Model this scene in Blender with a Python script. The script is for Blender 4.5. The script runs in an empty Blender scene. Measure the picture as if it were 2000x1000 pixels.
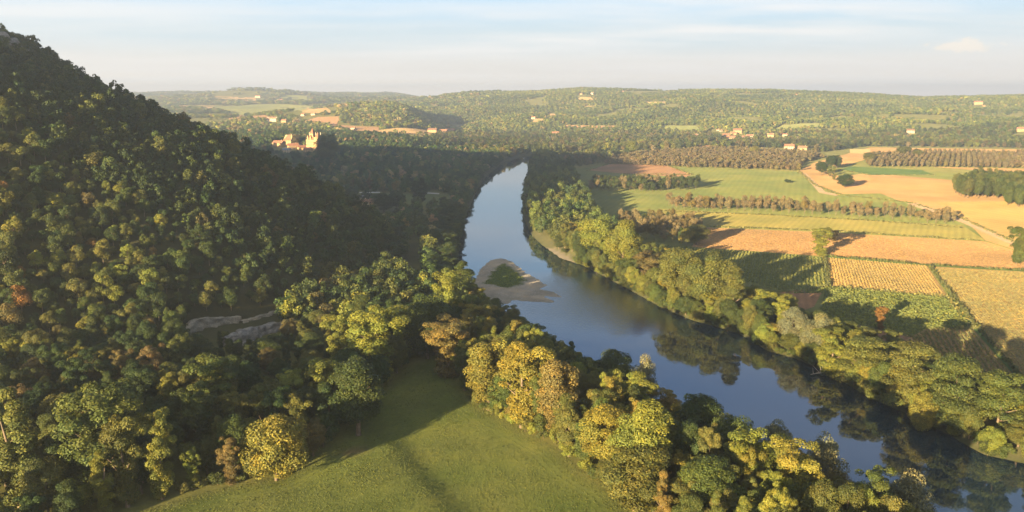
import bpy, math, random
import numpy as np
from mathutils import Vector, Matrix

SEED = 11
rng = np.random.default_rng(SEED)
random.seed(SEED)
scene = bpy.context.scene
COL = scene.collection

# ------------------------------------------------------------------ camera maths
CAM_H, FOC, TILT = 110.0, 1557.0, math.radians(11.3)
CT, ST = math.cos(TILT), math.sin(TILT)
SUN_AZ = math.radians(35.5)      # light travels this far to the right of straight ahead
SUN_EL = math.radians(9.3)


def ray(px, py):
    u, v = (px - 1000) / FOC, (500 - py) / FOC
    return u, CT + v * ST, -ST + v * CT


def G(px, py, z=3.0):
    """point on the level z seen at a photograph pixel"""
    dx, dy, dz = ray(px, py)
    t = (z - CAM_H) / dz
    return dx * t, dy * t


def GL(pts, z=3.0):
    return [G(a, b, z) for a, b in pts]


def PX(x, y, z):
    """pixel of a world point (numpy friendly)"""
    d = y * CT - (z - CAM_H) * ST
    up = y * ST + (z - CAM_H) * CT
    return 1000 + FOC * x / d, 500 - FOC * up / d, d


# ------------------------------------------------------------------ noise
_tab = np.random.default_rng(3).random((256, 256))


def vnoise(x, y, s=0):
    x = np.asarray(x, float) + 57.3 * s
    y = np.asarray(y, float) + 91.7 * s
    xi, yi = np.floor(x).astype(int), np.floor(y).astype(int)
    fx, fy = x - xi, y - yi
    fx, fy = fx * fx * (3 - 2 * fx), fy * fy * (3 - 2 * fy)
    a, b = _tab[xi & 255, yi & 255], _tab[(xi + 1) & 255, yi & 255]
    c, d = _tab[xi & 255, (yi + 1) & 255], _tab[(xi + 1) & 255, (yi + 1) & 255]
    return (a * (1 - fx) + b * fx) * (1 - fy) + (c * (1 - fx) + d * fx) * fy


def fbm(x, y, s=0, o=4):
    r, a, n = 0, 1.0, 0
    for k in range(o):
        r = r + a * vnoise(x * 2 ** k, y * 2 ** k, s + k)
        n += a
        a *= .5
    return r / n


def sstep(a, b, x):
    t = np.clip((x - a) / (b - a), 0, 1)
    return t * t * (3 - 2 * t)


def sdist(poly, x, y):
    """signed distance to a polygon, positive inside"""
    x, y = np.asarray(x, float), np.asarray(y, float)
    best = np.full(x.shape, 1e18)
    ins = np.zeros(x.shape, bool)
    n = len(poly)
    for i in range(n):
        ax, ay = poly[i]
        bx, by = poly[(i + 1) % n]
        ex, ey = bx - ax, by - ay
        t = np.clip(((x - ax) * ex + (y - ay) * ey) / (ex * ex + ey * ey + 1e-9), 0, 1)
        best = np.minimum(best, (x - ax - t * ex) ** 2 + (y - ay - t * ey) ** 2)
        if ay != by:
            c = ((ay > y) != (by > y)) & (x < (bx - ax) * (y - ay) / (by - ay) + ax)
            ins ^= c
    d = np.sqrt(best)
    return np.where(ins, d, -d)


# ------------------------------------------------------------------ plan of the valley
R_BANK = [(1042, 316), (1034, 328), (1024, 360), (1020, 395), (1024, 430), (1040, 462), (1060, 480), (1095, 505),
          (1135, 517), (1180, 540), (1240, 572), (1290, 600), (1350, 625), (1440, 650), (1500, 686), (1560, 702),
          (1640, 742), (1700, 778), (1770, 808), (1850, 848), (1920, 888), (2000, 905), (2100, 960), (2300, 1060)]
L_BANK = [(985, 318), (968, 330), (945, 350), (928, 380), (910, 420), (900, 450), (893, 490), (893, 520), (905, 560),
          (925, 600), (985, 650), (1050, 700), (1130, 755), (1240, 815), (1400, 915), (1540, 985), (1700, 1050), (1950, 1190)]
RIVER = [(440, 1575), (150, 1490)] + GL(R_BANK, 0) + [(330, -700), (160, -700)] + GL(L_BANK, 0)[::-1] + [(20, 1500), (150, 1600), (440, 1640)]
BAR = GL([(922, 552), (938, 524), (958, 508), (982, 503), (1000, 511), (1022, 527), (1046, 544), (1074, 557), (1056, 563), (1078, 570), (1100, 580), (1066, 579),
          (1082, 590), (1040, 589), (1008, 585), (985, 594), (950, 590), (928, 580)], .2)
BAR_GRASS = GL([(948, 552), (962, 530), (985, 515), (1010, 528), (1026, 547), (1012, 558), (990, 563), (965, 556)], .6)
BEACH = GL([(1064, 484), (1072, 493), (1096, 509), (1124, 516), (1116, 506), (1096, 494), (1078, 485)], .3)
HILL = [(-80, 575), (-72, 545), (-80, 480), (-104, 405), (-146, 350), (-205, 298), (-310, 235), (-480, 165), (-700, 150),
        (-1500, 250), (-1500, 900), (-600, 830), (-300, 735), (-125, 635)]
MEADOW = GL([(905, 700), (860, 690), (800, 715), (735, 770), (690, 825), (655, 870), (600, 905), (545, 935), (480, 945), (400, 965), (330, 985), (250, 1010), (-100, 1150),
             (-300, 1500), (700, 2200), (1500, 1500), (1330, 1090), (1230, 1000), (1200, 960), (1130, 920), (1090, 880), (1015, 840), (940, 800), (905, 765), (890, 735)])
STEP = GL([(738, 852), (770, 905), (830, 975), (930, 1100), (1100, 1300)])


def tan_elev(py):
    return math.tan(math.atan((500 - py) / FOC) - TILT)


_az_r = [-.14, -.1, -.05, .03, .085, .13, .19, .26, .32, .385, .45, .51, .56, .64, .8, 1.1]
_py_r = [196, 192, 187, 184, 178, 179, 182, 182, 182, 185, 190, 196, 195, 192, 197, 200]
_foot_az, _foot = [-.14, .06, .32, .64, 1.1], [2450, 2300, 2050, 1780, 1500]
_ld = [0, 1000, 1300, 1500, 1900, 2500, 3200, 4500, 5600, 7000, 9500]
_lz = [3, 3, 16, 18, 18, 34, 52, 78, 92, 100, 90]


def z_far(x, y):
    d = np.maximum(y, 60)
    az = x / d
    foot = np.interp(az, _foot_az, _foot)
    ridge = foot + 1700
    zr_top = CAM_H + ridge * np.interp(az, _az_r, [tan_elev(p) for p in _py_r]) + 10
    s = (d - foot) / 1700
    n = fbm(x / 420, y / 420, 5, 4) - .5
    n2 = fbm(x / 1000, y / 800, 9, 3) - .5
    up = np.clip(s, 0, 1)
    prof = up ** .85 * (1 + .22 * np.sin(up * 9 + x / 260) * (1 - up))
    zr = 3 + (zr_top - 3) * prof + np.clip(s * 3, 0, 1) * (95 * (1 - up) + 7) * (n * 1.6 + n2 * .6)
    zr = np.where(s > 1, zr - (d - ridge) * .03, zr)
    zl = np.interp(d, _ld, _lz) + np.clip((d - 1150) / 1500, 0, 1) * (44 * n + 34 * n2)
    for cx, cy, r, a in ((-318 * 5.0, 5000, 330, 66), (-.165 * 2500, 2560, 330, 52), (-.46 * 6400, 6400, 900, 14), (-.36 * 6700, 6800, 600, 16),
                         (-.2 * 6800, 6800, 1200, 30), (-.25 * 1900, 1850, 260, 14), (-.1 * 3300, 3300, 420, 30)):
        zl = zl + a * np.exp(-((x - cx) ** 2 + (y - cy) ** 2) / r ** 2)
    w = sstep(-.15, -.06, az)
    z = zl * (1 - w) + zr * w
    return np.maximum(np.where(y > 900, z, 3.0), 3.0)


def z_hill(x, y):
    sd = sdist(HILL, x, y)
    g = np.maximum(sd + 12 * (fbm(x / 55, y / 55, 21, 3) - .5) * np.clip(sd / 30, 0, 1), 0)
    cap = np.interp(x, [-985, -890, -560, -420, -340, -300, -260, -220], [50, 172, 172, 165, 142, 120, 108, 100])  # unseen left end shaped to shade the valley but let sun reach the chateau
    s = np.interp(x, [-340, -290, -225, -150, -90], [1.12, .90, .68, .68, .84]) * g
    z = cap * (1 - np.exp(-(s / cap) - .75 * (s / cap) ** 2 - .6 * (s / cap) ** 4))
    return z * sstep(0, 18, sd)


def terrain(x, y):
    x, y = np.asarray(x, float), np.asarray(y, float)
    z = z_far(x, y)
    z = np.maximum(z, 3 + z_hill(x, y))
    # a terrace bank crossing the near meadow
    md = sdist(MEADOW, x, y)
    sx = np.interp(-y, [-p[1] for p in STEP], [p[0] for p in STEP])
    s = (x - sx) * .8
    z = z + 1.05 * (1 - sstep(-1, 9, s)) * sstep(2, 18, md) * sstep(STEP[0][1] + 4, STEP[0][1] - 12, y) * sstep(-75, -20, s)
    z = z + .5 * (fbm(x / 25, y / 25, 31, 3) - .5) * sstep(0, 10, md)
    r = sdist(RIVER, x, y)
    land = 3.0 * sstep(-.5, 8, -r)
    beach = sdist(BEACH, x, y)
    land = np.where(beach > -2, np.minimum(land, .08 * np.maximum(-r, 0) + .1), land)
    bed = -np.minimum(2.2, .35 * np.maximum(r, 0))
    z = np.where(r > 0, bed, np.where(-r < 9, np.minimum(z, land), z))
    b = sdist(BAR, x, y) + 5 * (fbm(x / 5, y / 5, 57, 4) - .5)
    z = np.where(b > -4, np.maximum(z, -.25 + .45 * sstep(-3, 3, b) + .55 * sstep(1, 14, b)), z)
    return z


def TZ(x, y):
    return float(terrain(np.array([x]), np.array([y]))[0])


def GT(px, py, far=9000):
    """first terrain point along a pixel's line of sight"""
    dx, dy, dz = ray(px, py)
    t = np.concatenate([np.arange(120, 1500, 3.0), np.arange(1500, far, 10.0)])
    h = terrain(dx * t, dy * t)
    k = np.argmax(CAM_H + dz * t < h)
    if not (CAM_H + dz * t[k] < h[k]):
        k = len(t) - 1
    return float(dx * t[k]), float(dy * t[k])


# ------------------------------------------------------------------ mesh helpers
def mesh_np(name, v, faces, mats=(), smooth=False, col=None, attr="tint"):
    """v (N,3); faces (M,4) or list of such arrays"""
    me = bpy.data.meshes.new(name)
    v = np.asarray(v, np.float32)
    fs = faces if isinstance(faces, list) else [faces]
    fs = [np.asarray(f, np.int32) for f in fs if len(f)]
    idx = np.concatenate([f.ravel() for f in fs])
    tot = np.concatenate([np.full(len(f), f.shape[1], np.int32) for f in fs])
    start = np.concatenate([[0], np.cumsum(tot)[:-1]]).astype(np.int32)
    me.vertices.add(len(v))
    me.vertices.foreach_set("co", v.ravel())
    me.loops.add(len(idx))
    me.loops.foreach_set("vertex_index", idx)
    me.polygons.add(len(tot))
    me.polygons.foreach_set("loop_start", start)
    me.polygons.foreach_set("loop_total", tot)
    if smooth:
        me.polygons.foreach_set("use_smooth", np.ones(len(tot), bool))
    for m in mats:
        me.materials.append(m)
    if col is not None:
        a = me.attributes.new(attr, 'FLOAT_COLOR', 'POINT')
        c = np.ones((len(v), 4), np.float32)
        c[:, :3] = col
        a.data.foreach_set("color", c.ravel())
    me.update(calc_edges=True)
    return me


class MB:
    """collects pieces of one mesh"""

    def __init__(s):
        s.v, s.f = [], []

    def add(s, v, f):
        o = len(s.v)
        s.v += [tuple(p) for p in v]
        s.f += [tuple(i + o for i in q) for q in f]

    def box(s, x0, x1, y0, y1, z0, z1):
        s.add([(x0, y0, z0), (x1, y0, z0), (x1, y1, z0), (x0, y1, z0), (x0, y0, z1), (x1, y0, z1), (x1, y1, z1), (x0, y1, z1)],
              [(0, 3, 2, 1), (4, 5, 6, 7), (0, 1, 5, 4), (1, 2, 6, 5), (2, 3, 7, 6), (3, 0, 4, 7)])

    def tube(s, pts, rad, n=7):
        pts = [Vector(p) for p in pts]
        rings = []
        for i, p in enumerate(pts):
            d = (pts[min(i + 1, len(pts) - 1)] - pts[max(i - 1, 0)]).normalized()
            a = d.cross(Vector((.31, .95, .1))).normalized()
            b = d.cross(a)
            rings.append([p + (a * math.cos(6.2832 * k / n) + b * math.sin(6.2832 * k / n)) * rad[i] for k in range(n)])
        v = [q for r in rings for q in r]
        f = []
        for i in range(len(pts) - 1):
            for k in range(n):
                f.append((i * n + k, i * n + (k + 1) % n, (i + 1) * n + (k + 1) % n, (i + 1) * n + k))
        f.append(tuple(range(n))[::-1])
        f.append(tuple((len(pts) - 1) * n + k for k in range(n)))
        s.add(v, f)

    def mesh(s, name, mat, smooth=False):
        me = bpy.data.meshes.new(name)
        me.from_pydata(s.v, [], s.f)
        me.materials.append(mat)
        if smooth:
            me.polygons.foreach_set("use_smooth", np.ones(len(me.polygons), bool))
        me.update()
        return me

    def obj(s, name, mat, parent=None, smooth=False):
        return link(name, s.mesh(name, mat, smooth), parent)


def link(name, data, parent=None):
    o = bpy.data.objects.new(name, data)
    COL.objects.link(o)
    if parent is not None:
        o.parent = parent
    return o


def tag(o, label=None, cat=None, group=None, kind=None):
    if label:
        o["label"] = label
    if cat:
        o["category"] = cat
    if group:
        o["group"] = group
    if kind:
        o["kind"] = kind
    return o


# ------------------------------------------------------------------ materials
def new_mat(name):
    m = bpy.data.materials.new(name)
    m.use_nodes = True
    nt = m.node_tree
    return m, nt, nt.nodes["Principled BSDF"]


def nnode(nt, t, **kw):
    n = nt.nodes.new(t)
    for k, v in kw.items():
        if k in n.inputs:
            n.inputs[k].default_value = v
        else:
            setattr(n, k, v)
    return n


def noise(nt, scale, detail=4, rough=.6, coord=None, stretch=None):
    tc = coord or nnode(nt, 'ShaderNodeTexCoord').outputs['Object']
    if stretch:
        mp = nnode(nt, 'ShaderNodeMapping')
        mp.inputs['Scale'].default_value = stretch[:3]
        if len(stretch) > 3:
            mp.inputs['Rotation'].default_value = (0, 0, stretch[3])
        nt.links.new(tc, mp.inputs[0])
        tc = mp.outputs[0]
    n = nnode(nt, 'ShaderNodeTexNoise', Scale=scale, Detail=detail, Roughness=rough)
    nt.links.new(tc, n.inputs['Vector'])
    return n.outputs['Fac']


def ramp(nt, fac, stops):
    r = nt.nodes.new('ShaderNodeValToRGB')
    e = r.color_ramp.elements
    while len(e) < len(stops):
        e.new(.5)
    for q, (p, c) in zip(e, stops):
        q.position = p
        q.color = (*c, 1) if len(c) == 3 else c
    nt.links.new(fac, r.inputs[0])
    return r.outputs[0]


def mixc(nt, fac, a, b, mode='MIX'):
    n = nt.nodes.new('ShaderNodeMix')
    n.data_type = 'RGBA'
    n.blend_type = mode
    for s, x in ((n.inputs[0], fac), (n.inputs[6], a), (n.inputs[7], b)):
        if hasattr(x, 'is_linked'):
            nt.links.new(x, s)
        else:
            s.default_value = x if isinstance(x, (int, float)) else ((*x, 1) if len(x) == 3 else x)
    return n.outputs[2]


def bump(nt, bs, fac, strength, dist):
    b = nnode(nt, 'ShaderNodeBump', Strength=strength, Distance=dist)
    nt.links.new(fac, b.inputs['Height'])
    nt.links.new(b.outputs[0], bs.inputs['Normal'])
    return b


def leaf_material():
    m, nt, bs = new_mat("leaf")
    at = nnode(nt, 'ShaderNodeAttribute', attribute_type='INSTANCER', attribute_name='tint')
    geo = nnode(nt, 'ShaderNodeNewGeometry')
    hue = ramp(nt, geo.outputs['Random Per Island'], [(0, (.72, .78, .8)), (.5, (1, 1, 1)), (.85, (1.25, 1.15, .9)), (1, (1.6, 1.3, .8))])
    c = mixc(nt, 1.0, at.outputs['Color'], hue, 'MULTIPLY')
    lobe = nnode(nt, 'ShaderNodeAttribute', attribute_name='lobe')
    c = mixc(nt, 1.0, c, lobe.outputs['Color'], 'MULTIPLY')
    nt.links.new(c, bs.inputs['Base Color'])
    bs.inputs['Roughness'].default_value = .62
    bs.inputs['Specular IOR Level'].default_value = .22
    bs.inputs['Subsurface Weight'].default_value = 0
    tr = nt.nodes.new('ShaderNodeBsdfTranslucent')
    nt.links.new(c, tr.inputs[0])
    mx = nnode(nt, 'ShaderNodeMixShader', Fac=.18)
    nt.links.new(bs.outputs[0], mx.inputs[1])
    nt.links.new(tr.outputs[0], mx.inputs[2])
    nt.links.new(mx.outputs[0], nt.nodes['Material Output'].inputs[0])
    return m


def soil_material(name, c1, c2, scale=.08, rows=None, bumps=(.5, .5), fine=1.2, extra=None):
    """field surface: two tones, fine speckle, optional row lines (wavelength m, angle, contrast)"""
    m, nt, bs = new_mat(name)
    pos = nnode(nt, 'ShaderNodeNewGeometry').outputs['Position']
    f = noise(nt, scale, 6, .65, pos)
    c = ramp(nt, f, [(.32, c1), (.68, c2)])
    wet = noise(nt, scale * .35, 4, .6, pos)
    c = mixc(nt, 1.0, c, ramp(nt, wet, [(.35, (.80, .84, .86)), (.5, (1, 1, 1)), (.66, (1.14, 1.08, .98))]), 'MULTIPLY')
    sp = noise(nt, fine, 3, .7, pos)
    c = mixc(nt, 1.0, c, ramp(nt, sp, [(.3, (.72, .72, .7)), (.7, (1.22, 1.2, 1.15))]), 'MULTIPLY')
    h = sp
    if rows:
        wl, ang, con = rows
        mp = nnode(nt, 'ShaderNodeMapping')
        mp.inputs['Rotation'].default_value = (0, 0, ang)
        nt.links.new(pos, mp.inputs[0])
        w = nnode(nt, 'ShaderNodeTexWave', Scale=6.2832 / wl / 20 * 1.0, Distortion=.6)
        w.inputs['Detail'].default_value = 2
        w.inputs['Detail Scale'].default_value = .05
        nt.links.new(mp.outputs[0], w.inputs[0])
        c = mixc(nt, con, c, ramp(nt, w.outputs['Fac'], [(.0, (.55, .55, .55)), (1, (1.15, 1.15, 1.1))]), 'MULTIPLY')
    nt.links.new(c, bs.inputs['Base Color'])
    bs.inputs['Roughness'].default_value = 1
    bs.inputs['Specular IOR Level'].default_value = .1
    bs.inputs['Diffuse Roughness'].default_value = 1
    bump(nt, bs, h, *bumps)
    return m


def plain(name, c, rough=.8, var=.25, scale=.6):
    m, nt, bs = new_mat(name)
    f = noise(nt, scale, 5, .65)
    lo, hi = [x * (1 - var) for x in c], [min(1, x * (1 + var)) for x in c]
    nt.links.new(ramp(nt, f, [(.3, lo), (.7, hi)]), bs.inputs['Base Color'])
    bs.inputs['Roughness'].default_value = rough
    bs.inputs['Specular IOR Level'].default_value = .2
    return m


M_LEAF = leaf_material()
M_BARK = plain("bark", (.16, .12, .08), .95, .4, 1.5)
M_WALL = plain("limestone_wall", (.43, .29, .135), .9, .15, .2)
M_PALE = plain("pale_render", (.50, .40, .265), .9, .1, .2)
M_ROOF = plain("clay_roof", (.31, .150, .085), .85, .25, .5)
M_BROOF = plain("brown_tile_roof", (.21, .115, .065), .85, .25, .5)
M_SLATE = plain("grey_roof", (.20, .20, .21), .7, .2, .5)
M_PANE = plain("window_glass", (.05, .055, .06), .25, .2, .5)
M_WOOD = plain("wood_door", (.12, .07, .04), .7, .2, 1)


def rock_material():
    m, nt, bs = new_mat("limestone_rock")
    pos = nnode(nt, 'ShaderNodeNewGeometry').outputs['Position']
    f = noise(nt, .35, 8, .7, pos, (1, 1, 2.2))
    nt.links.new(ramp(nt, f, [(.3, (.07, .065, .06)), (.45, (.17, .16, .145)), (.7, (.33, .31, .27))]), bs.inputs['Base Color'])
    bs.inputs['Roughness'].default_value = .95
    bump(nt, bs, f, .9, .8)
    return m


M_ROCK = rock_material()
M_PALE_ROCK = soil_material("pale_limestone", (.17, .155, .13), (.32, .30, .25), .25, None, (.9, .6))


def ground_material():
    m, nt, bs = new_mat("ground_cover")
    at = nnode(nt, 'ShaderNodeAttribute', attribute_name='tint')
    pos = nnode(nt, 'ShaderNodeNewGeometry').outputs['Position']
    f = noise(nt, .055, 6, .7, pos)
    sp = noise(nt, 1.1, 4, .7, pos)
    c = mixc(nt, 1.0, at.outputs['Color'], ramp(nt, f, [(.3, (.68, .72, .7)), (.5, (1, 1, 1)), (.72, (1.35, 1.22, 1.0))]), 'MULTIPLY')
    c = mixc(nt, 1.0, c, ramp(nt, sp, [(.28, (.8, .82, .8)), (.72, (1.16, 1.15, 1.12))]), 'MULTIPLY')
    nt.links.new(c, bs.inputs['Base Color'])
    bs.inputs['Roughness'].default_value = 1
    bs.inputs['Specular IOR Level'].default_value = .1
    bs.inputs['Diffuse Roughness'].default_value = 1
    bump(nt, bs, sp, .35, .25)
    return m


def water_material():
    m, nt, bs = new_mat("river_water")
    pos = nnode(nt, 'ShaderNodeNewGeometry').outputs['Position']
    bs.inputs['Base Color'].default_value = (.010, .024, .036, 1)
    bs.inputs['Roughness'].default_value = .035
    bs.inputs['IOR'].default_value = 2.25
    slow = noise(nt, .16, 5, .6, pos, (1, .4, 1, .45))
    fast = noise(nt, .55, 4, .6, pos, (1.6, .7, 1, .4))
    # broken water over the shallows beside the gravel bar
    cx, cy = G(1085, 590, 0)
    vm = nnode(nt, 'ShaderNodeVectorMath', operation='DISTANCE')
    nt.links.new(pos, vm.inputs[0])
    vm.inputs[1].default_value = (cx, cy, 0)
    msk = ramp(nt, nnode_math(nt, 'MULTIPLY', vm.outputs['Value'], 1 / 80.0), [(.25, (1, 1, 1)), (1, (0, 0, 0))])
    mud = nnode_math(nt, 'MULTIPLY', fast, msk)
    h = nnode_math(nt, 'ADD', nnode_math(nt, 'MULTIPLY', mud, 4.0), nnode_math(nt, 'MULTIPLY', slow, .42))
    bump(nt, bs, h, .34, .3)
    return m


def nnode_math(nt, op, a, b):
    n = nnode(nt, 'ShaderNodeMath', operation=op)
    for s, x in zip(n.inputs, (a, b)):
        if hasattr(x, 'is_linked'):
            nt.links.new(x, s)
        else:
            s.default_value = x
    return n.outputs[0]


# ------------------------------------------------------------------ ground sheet
def axis(lo, a, b, hi, step, grow):
    mid = list(np.arange(a, b + .01, step))
    s, v, out = step, b, []
    while v < hi:
        s *= grow
        v += s
        out.append(v)
    s, v, pre = step, a, []
    while v > lo:
        s *= grow
        v -= s
        pre.append(v)
    return np.array(pre[::-1] + mid + out)


def build_ground():
    xs = axis(-5200, -330, 440, 7200, 2.75, 1.045)
    ys = axis(-900, 120, 700, 7650, 2.75, 1.016)
    X, Y = np.meshgrid(xs, ys)
    x, y = X.ravel(), Y.ravel()
    z = terrain(x, y)
    ny, nx = X.shape
    i = (np.arange(ny - 1)[:, None] * nx + np.arange(nx - 1)[None, :]).ravel()
    f = np.stack([i, i + 1, i + nx + 1, i + nx], 1)
    n = fbm(x / 90, y / 90, 41, 4)[:, None]
    grass = np.array([.085, .105, .028]) * (1 - n) + np.array([.13, .115, .04]) * n
    col = grass.copy()
    forest = np.array([.045, .045, .02])

    def paint(w, c):
        nonlocal col
        w = np.clip(w, 0, 1)[:, None]
        col = col * (1 - w) + np.asarray(c) * w
    hd = sdist(HILL, x, y)
    paint(sstep(-40, 0, hd), forest)
    paint(sstep(1200, 1500, y) * .6, (.075, .075, .03))
    md = sdist(MEADOW, x, y)
    g2 = fbm(x / 16, y / 16, 44, 4)[:, None]
    paint(sstep(-1, 4, md), np.array([.066, .094, .021]) * (1 - g2) + np.array([.112, .120, .034]) * g2)
    bd = np.exp(-((x - G(690, 884)[0]) ** 2 / 14 + (y - G(690, 884)[1]) ** 2 / 10))
    paint(bd * .8, (.17, .11, .06))
    r = sdist(RIVER, x, y)
    paint(sstep(-16, -7, r), (.06, .06, .03))
    paint(sstep(-3, 1, r), (.042, .048, .020))
    paint(sstep(-1, 1, sdist(BEACH, x, y)), (.11, .097, .078))  # beach painted darker to carry the shade lying on it
    b = sdist(BAR, x, y)
    gn = fbm(x / 5, y / 5, 47, 3)[:, None]
    paint(sstep(-3, -1, b), np.array([.25, .22, .18]) * (.75 + .5 * gn))
    paint(sstep(-2, 2, sdist(BAR_GRASS, x, y) + 5 * (fbm(x / 4, y / 4, 49, 3) - .5)), (.055, .085, .02))
    me = mesh_np("ground", np.stack([x, y, z], 1), f, [ground_material()], True, col)
    tag(link("ground", me), kind="structure")
    w = MB()
    w.add([(-900, -900, 0), (1500, -900, 0), (1500, 1750, 0), (-900, 1750, 0)], [(0, 1, 2, 3)])
    tag(w.obj("water", water_material()), kind="structure")


build_ground()

# ------------------------------------------------------------------ fields
FIELDS = []      # polygons that stay free of scattered trees
SHEET = [0.06]


def clip_sheet(name, poly, mat, lift=None):
    """flat field sheet on the level plain"""
    if lift is None:
        SHEET[0] += .012
        lift = SHEET[0]
    me = bpy.data.meshes.new(name)
    me.from_pydata([(x, y, 3 + lift) for x, y in poly], [], [tuple(range(len(poly)))])
    me.materials.append(mat)
    me.update()
    FIELDS.append(poly)
    return tag(link(name, me), kind="structure")


def drape(name, px4, mat, n=24, lift=.5):
    """four photo corners on a slope -> a sheet that follows the terrain"""
    c = [GT(*p) for p in px4]
    v, f = [], []
    for i in range(n + 1):
        for j in range(n + 1):
            s, t = i / n, j / n
            x = (c[0][0] * (1 - s) + c[1][0] * s) * (1 - t) + (c[3][0] * (1 - s) + c[2][0] * s) * t
            y = (c[0][1] * (1 - s) + c[1][1] * s) * (1 - t) + (c[3][1] * (1 - s) + c[2][1] * s) * t
            v.append((x, y))
    v = np.array(v)
    z = terrain(v[:, 0], v[:, 1]) + lift
    for i in range(n):
        for j in range(n):
            a = i * (n + 1) + j
            f.append((a, a + n + 1, a + n + 2, a + 1))
    me = mesh_np(name, np.column_stack([v, z]), np.array(f), [mat], True)
    FIELDS.append(c)
    return tag(link(name, me), kind="structure")


GREEN = soil_material("green_pasture", (0.076, 0.102, 0.031), (0.123, 0.128, 0.041), .025, (7, .35, .25), (.5, .4))
GREEN2 = soil_material("yellow_pasture", (0.128, 0.124, 0.036), (0.176, 0.152, 0.048), .04, (5, .5, .3), (.5, .4))
TAN = soil_material("stubble_field", (.195, .123, .054), (.265, .170, .077), .022, (5.0, -.25, .25), (.6, .35))
TAN2 = soil_material("pale_stubble", (.215, .150, .052), (.265, .185, .070), .03, (6.0, 1.0, .25), (.6, .35))
BROWN = soil_material("ploughed_field", (0.160, 0.092, 0.052), (0.216, 0.128, 0.072), .05, (4.0, .3, .3), (.7, .4))
DRYSOIL = soil_material("dry_crop_soil", (0.180, 0.120, 0.056), (0.225, 0.158, 0.068), .06, None, (.6, .4))
DKGRN = soil_material("dark_crop", (.04, .07, .02), (.06, .095, .03), .05, None, (.6, .4))
TRACK = soil_material("earth_track", (.17, .125, .08), (.24, .18, .12), .2, None, (.4, .2))
WHITE_ROAD = soil_material("pale_road", (.42, .42, .42), (.50, .50, .48), .2, None, (.2, .1))

clip_sheet("pasture", GL([(1125, 332), (1180, 320), (1350, 328), (1555, 335), (1592, 360), (1640, 380), (1780, 395), (1880, 425), (1925, 471), (1640, 453),
                          (1370, 440), (1210, 440), (1150, 400), (1130, 360)]), GREEN)
clip_sheet("pasture_strip", GL([(1380, 440), (1640, 452), (1925, 470), (1880, 440), (1600, 425), (1290, 408), (1210, 432)]), GREEN2)
clip_sheet("ploughed_field", GL([(1150, 333), (1190, 320), (1300, 322), (1352, 340), (1340, 346), (1215, 339)]), BROWN)
clip_sheet("stubble_field", GL([(1375, 444), (1600, 453), (1925, 472), (2080, 520), (2080, 533), (1810, 518), (1610, 501), (1500, 493), (1350, 484)]), TAN)
clip_sheet("stubble_field", GL([(1560, 334), (1590, 318), (1640, 345), (1700, 338), (1860, 352), (1880, 372), (2300, 390), (2300, 560), (2080, 518), (1925, 470), (1880, 425), (1780, 395), (1650, 380), (1592, 360)]), TAN)
clip_sheet("pasture_patch", GL([(1595, 380), (1720, 378), (1770, 398), (1640, 400)]), GREEN)
clip_sheet("stubble_strip", GL([(1830, 395), (1990, 393), (2300, 440), (2300, 520), (2010, 485), (1880, 428)]), TAN2)
clip_sheet("dark_crop", GL([(1640, 332), (1660, 325), (1800, 332), (1825, 342), (1700, 342)]), DKGRN)
clip_sheet("ploughed_field", GL([(1590, 318), (1700, 288), (2300, 296), (2300, 300), (1990, 299), (1700, 298), (1690, 312), (1640, 326)]), TAN)
clip_sheet("ploughed_field", GL([(1820, 326), (2300, 336), (2300, 352), (2000, 340)]), TAN)
clip_sheet("crop_soil", GL([(1612, 502), (1810, 519), (1850, 579), (1622, 558)]), DRYSOIL)
clip_sheet("crop_soil", GL([(1235, 475), (1500, 493), (1605, 503), (1618, 558), (1530, 572), (1430, 545), (1300, 505)]), GREEN)
clip_sheet("crop_soil", GL([(1530, 572), (1620, 560), (1850, 582), (1905, 642), (1810, 650), (1780, 668), (1620, 640), (1580, 610)]), GREEN)
clip_sheet("ploughed_field", GL([(1515, 572), (1560, 568), (1605, 572), (1590, 600), (1560, 610)]), BROWN)
clip_sheet("ploughed_field", GL([(1610, 628), (1700, 640), (1780, 655), (1795, 665), (1740, 672), (1640, 655)]), BROWN)
clip_sheet("crop_soil", GL([(1815, 640), (1900, 644), (2010, 770), (1990, 800), (1860, 760), (1740, 680)]), DRYSOIL)
clip_sheet("crop_soil", GL([(1818, 521), (2080, 536), (2300, 560), (2300, 900), (2030, 780), (1905, 630)]), DRYSOIL)
clip_sheet("track", GL([(1608, 500), (1612, 500), (1812, 517), (2080, 533), (2300, 557), (2300, 561), (2080, 536), (1808, 520), (1614, 504), (1622, 560), (1617, 560)]), DKGRN)
clip_sheet("ditch", GL([(1812, 519), (1818, 521), (1905, 632), (2030, 775), (2020, 778), (1898, 640)]), DKGRN)  # flat sheet; the ditch's shade is put into its dark green
clip_sheet("track", GL([(1568, 340), (1574, 338), (1612, 375), (1640, 381), (1632, 383), (1600, 377)]), TRACK)
clip_sheet("track", GL([(1770, 398), (1790, 396), (1890, 432), (2010, 486), (2005, 492), (1880, 436)]), TRACK)
clip_sheet("road", GL([(702, 377.5), (742, 377), (742, 375.4), (702, 375.6)]), WHITE_ROAD)
clip_sheet("road", GL([(828, 378), (858, 380), (858, 377.6), (828, 376)]), WHITE_ROAD)
clip_sheet("lawn", GL([(700, 390), (880, 410), (880, 381), (700, 378)]), GREEN)

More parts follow.
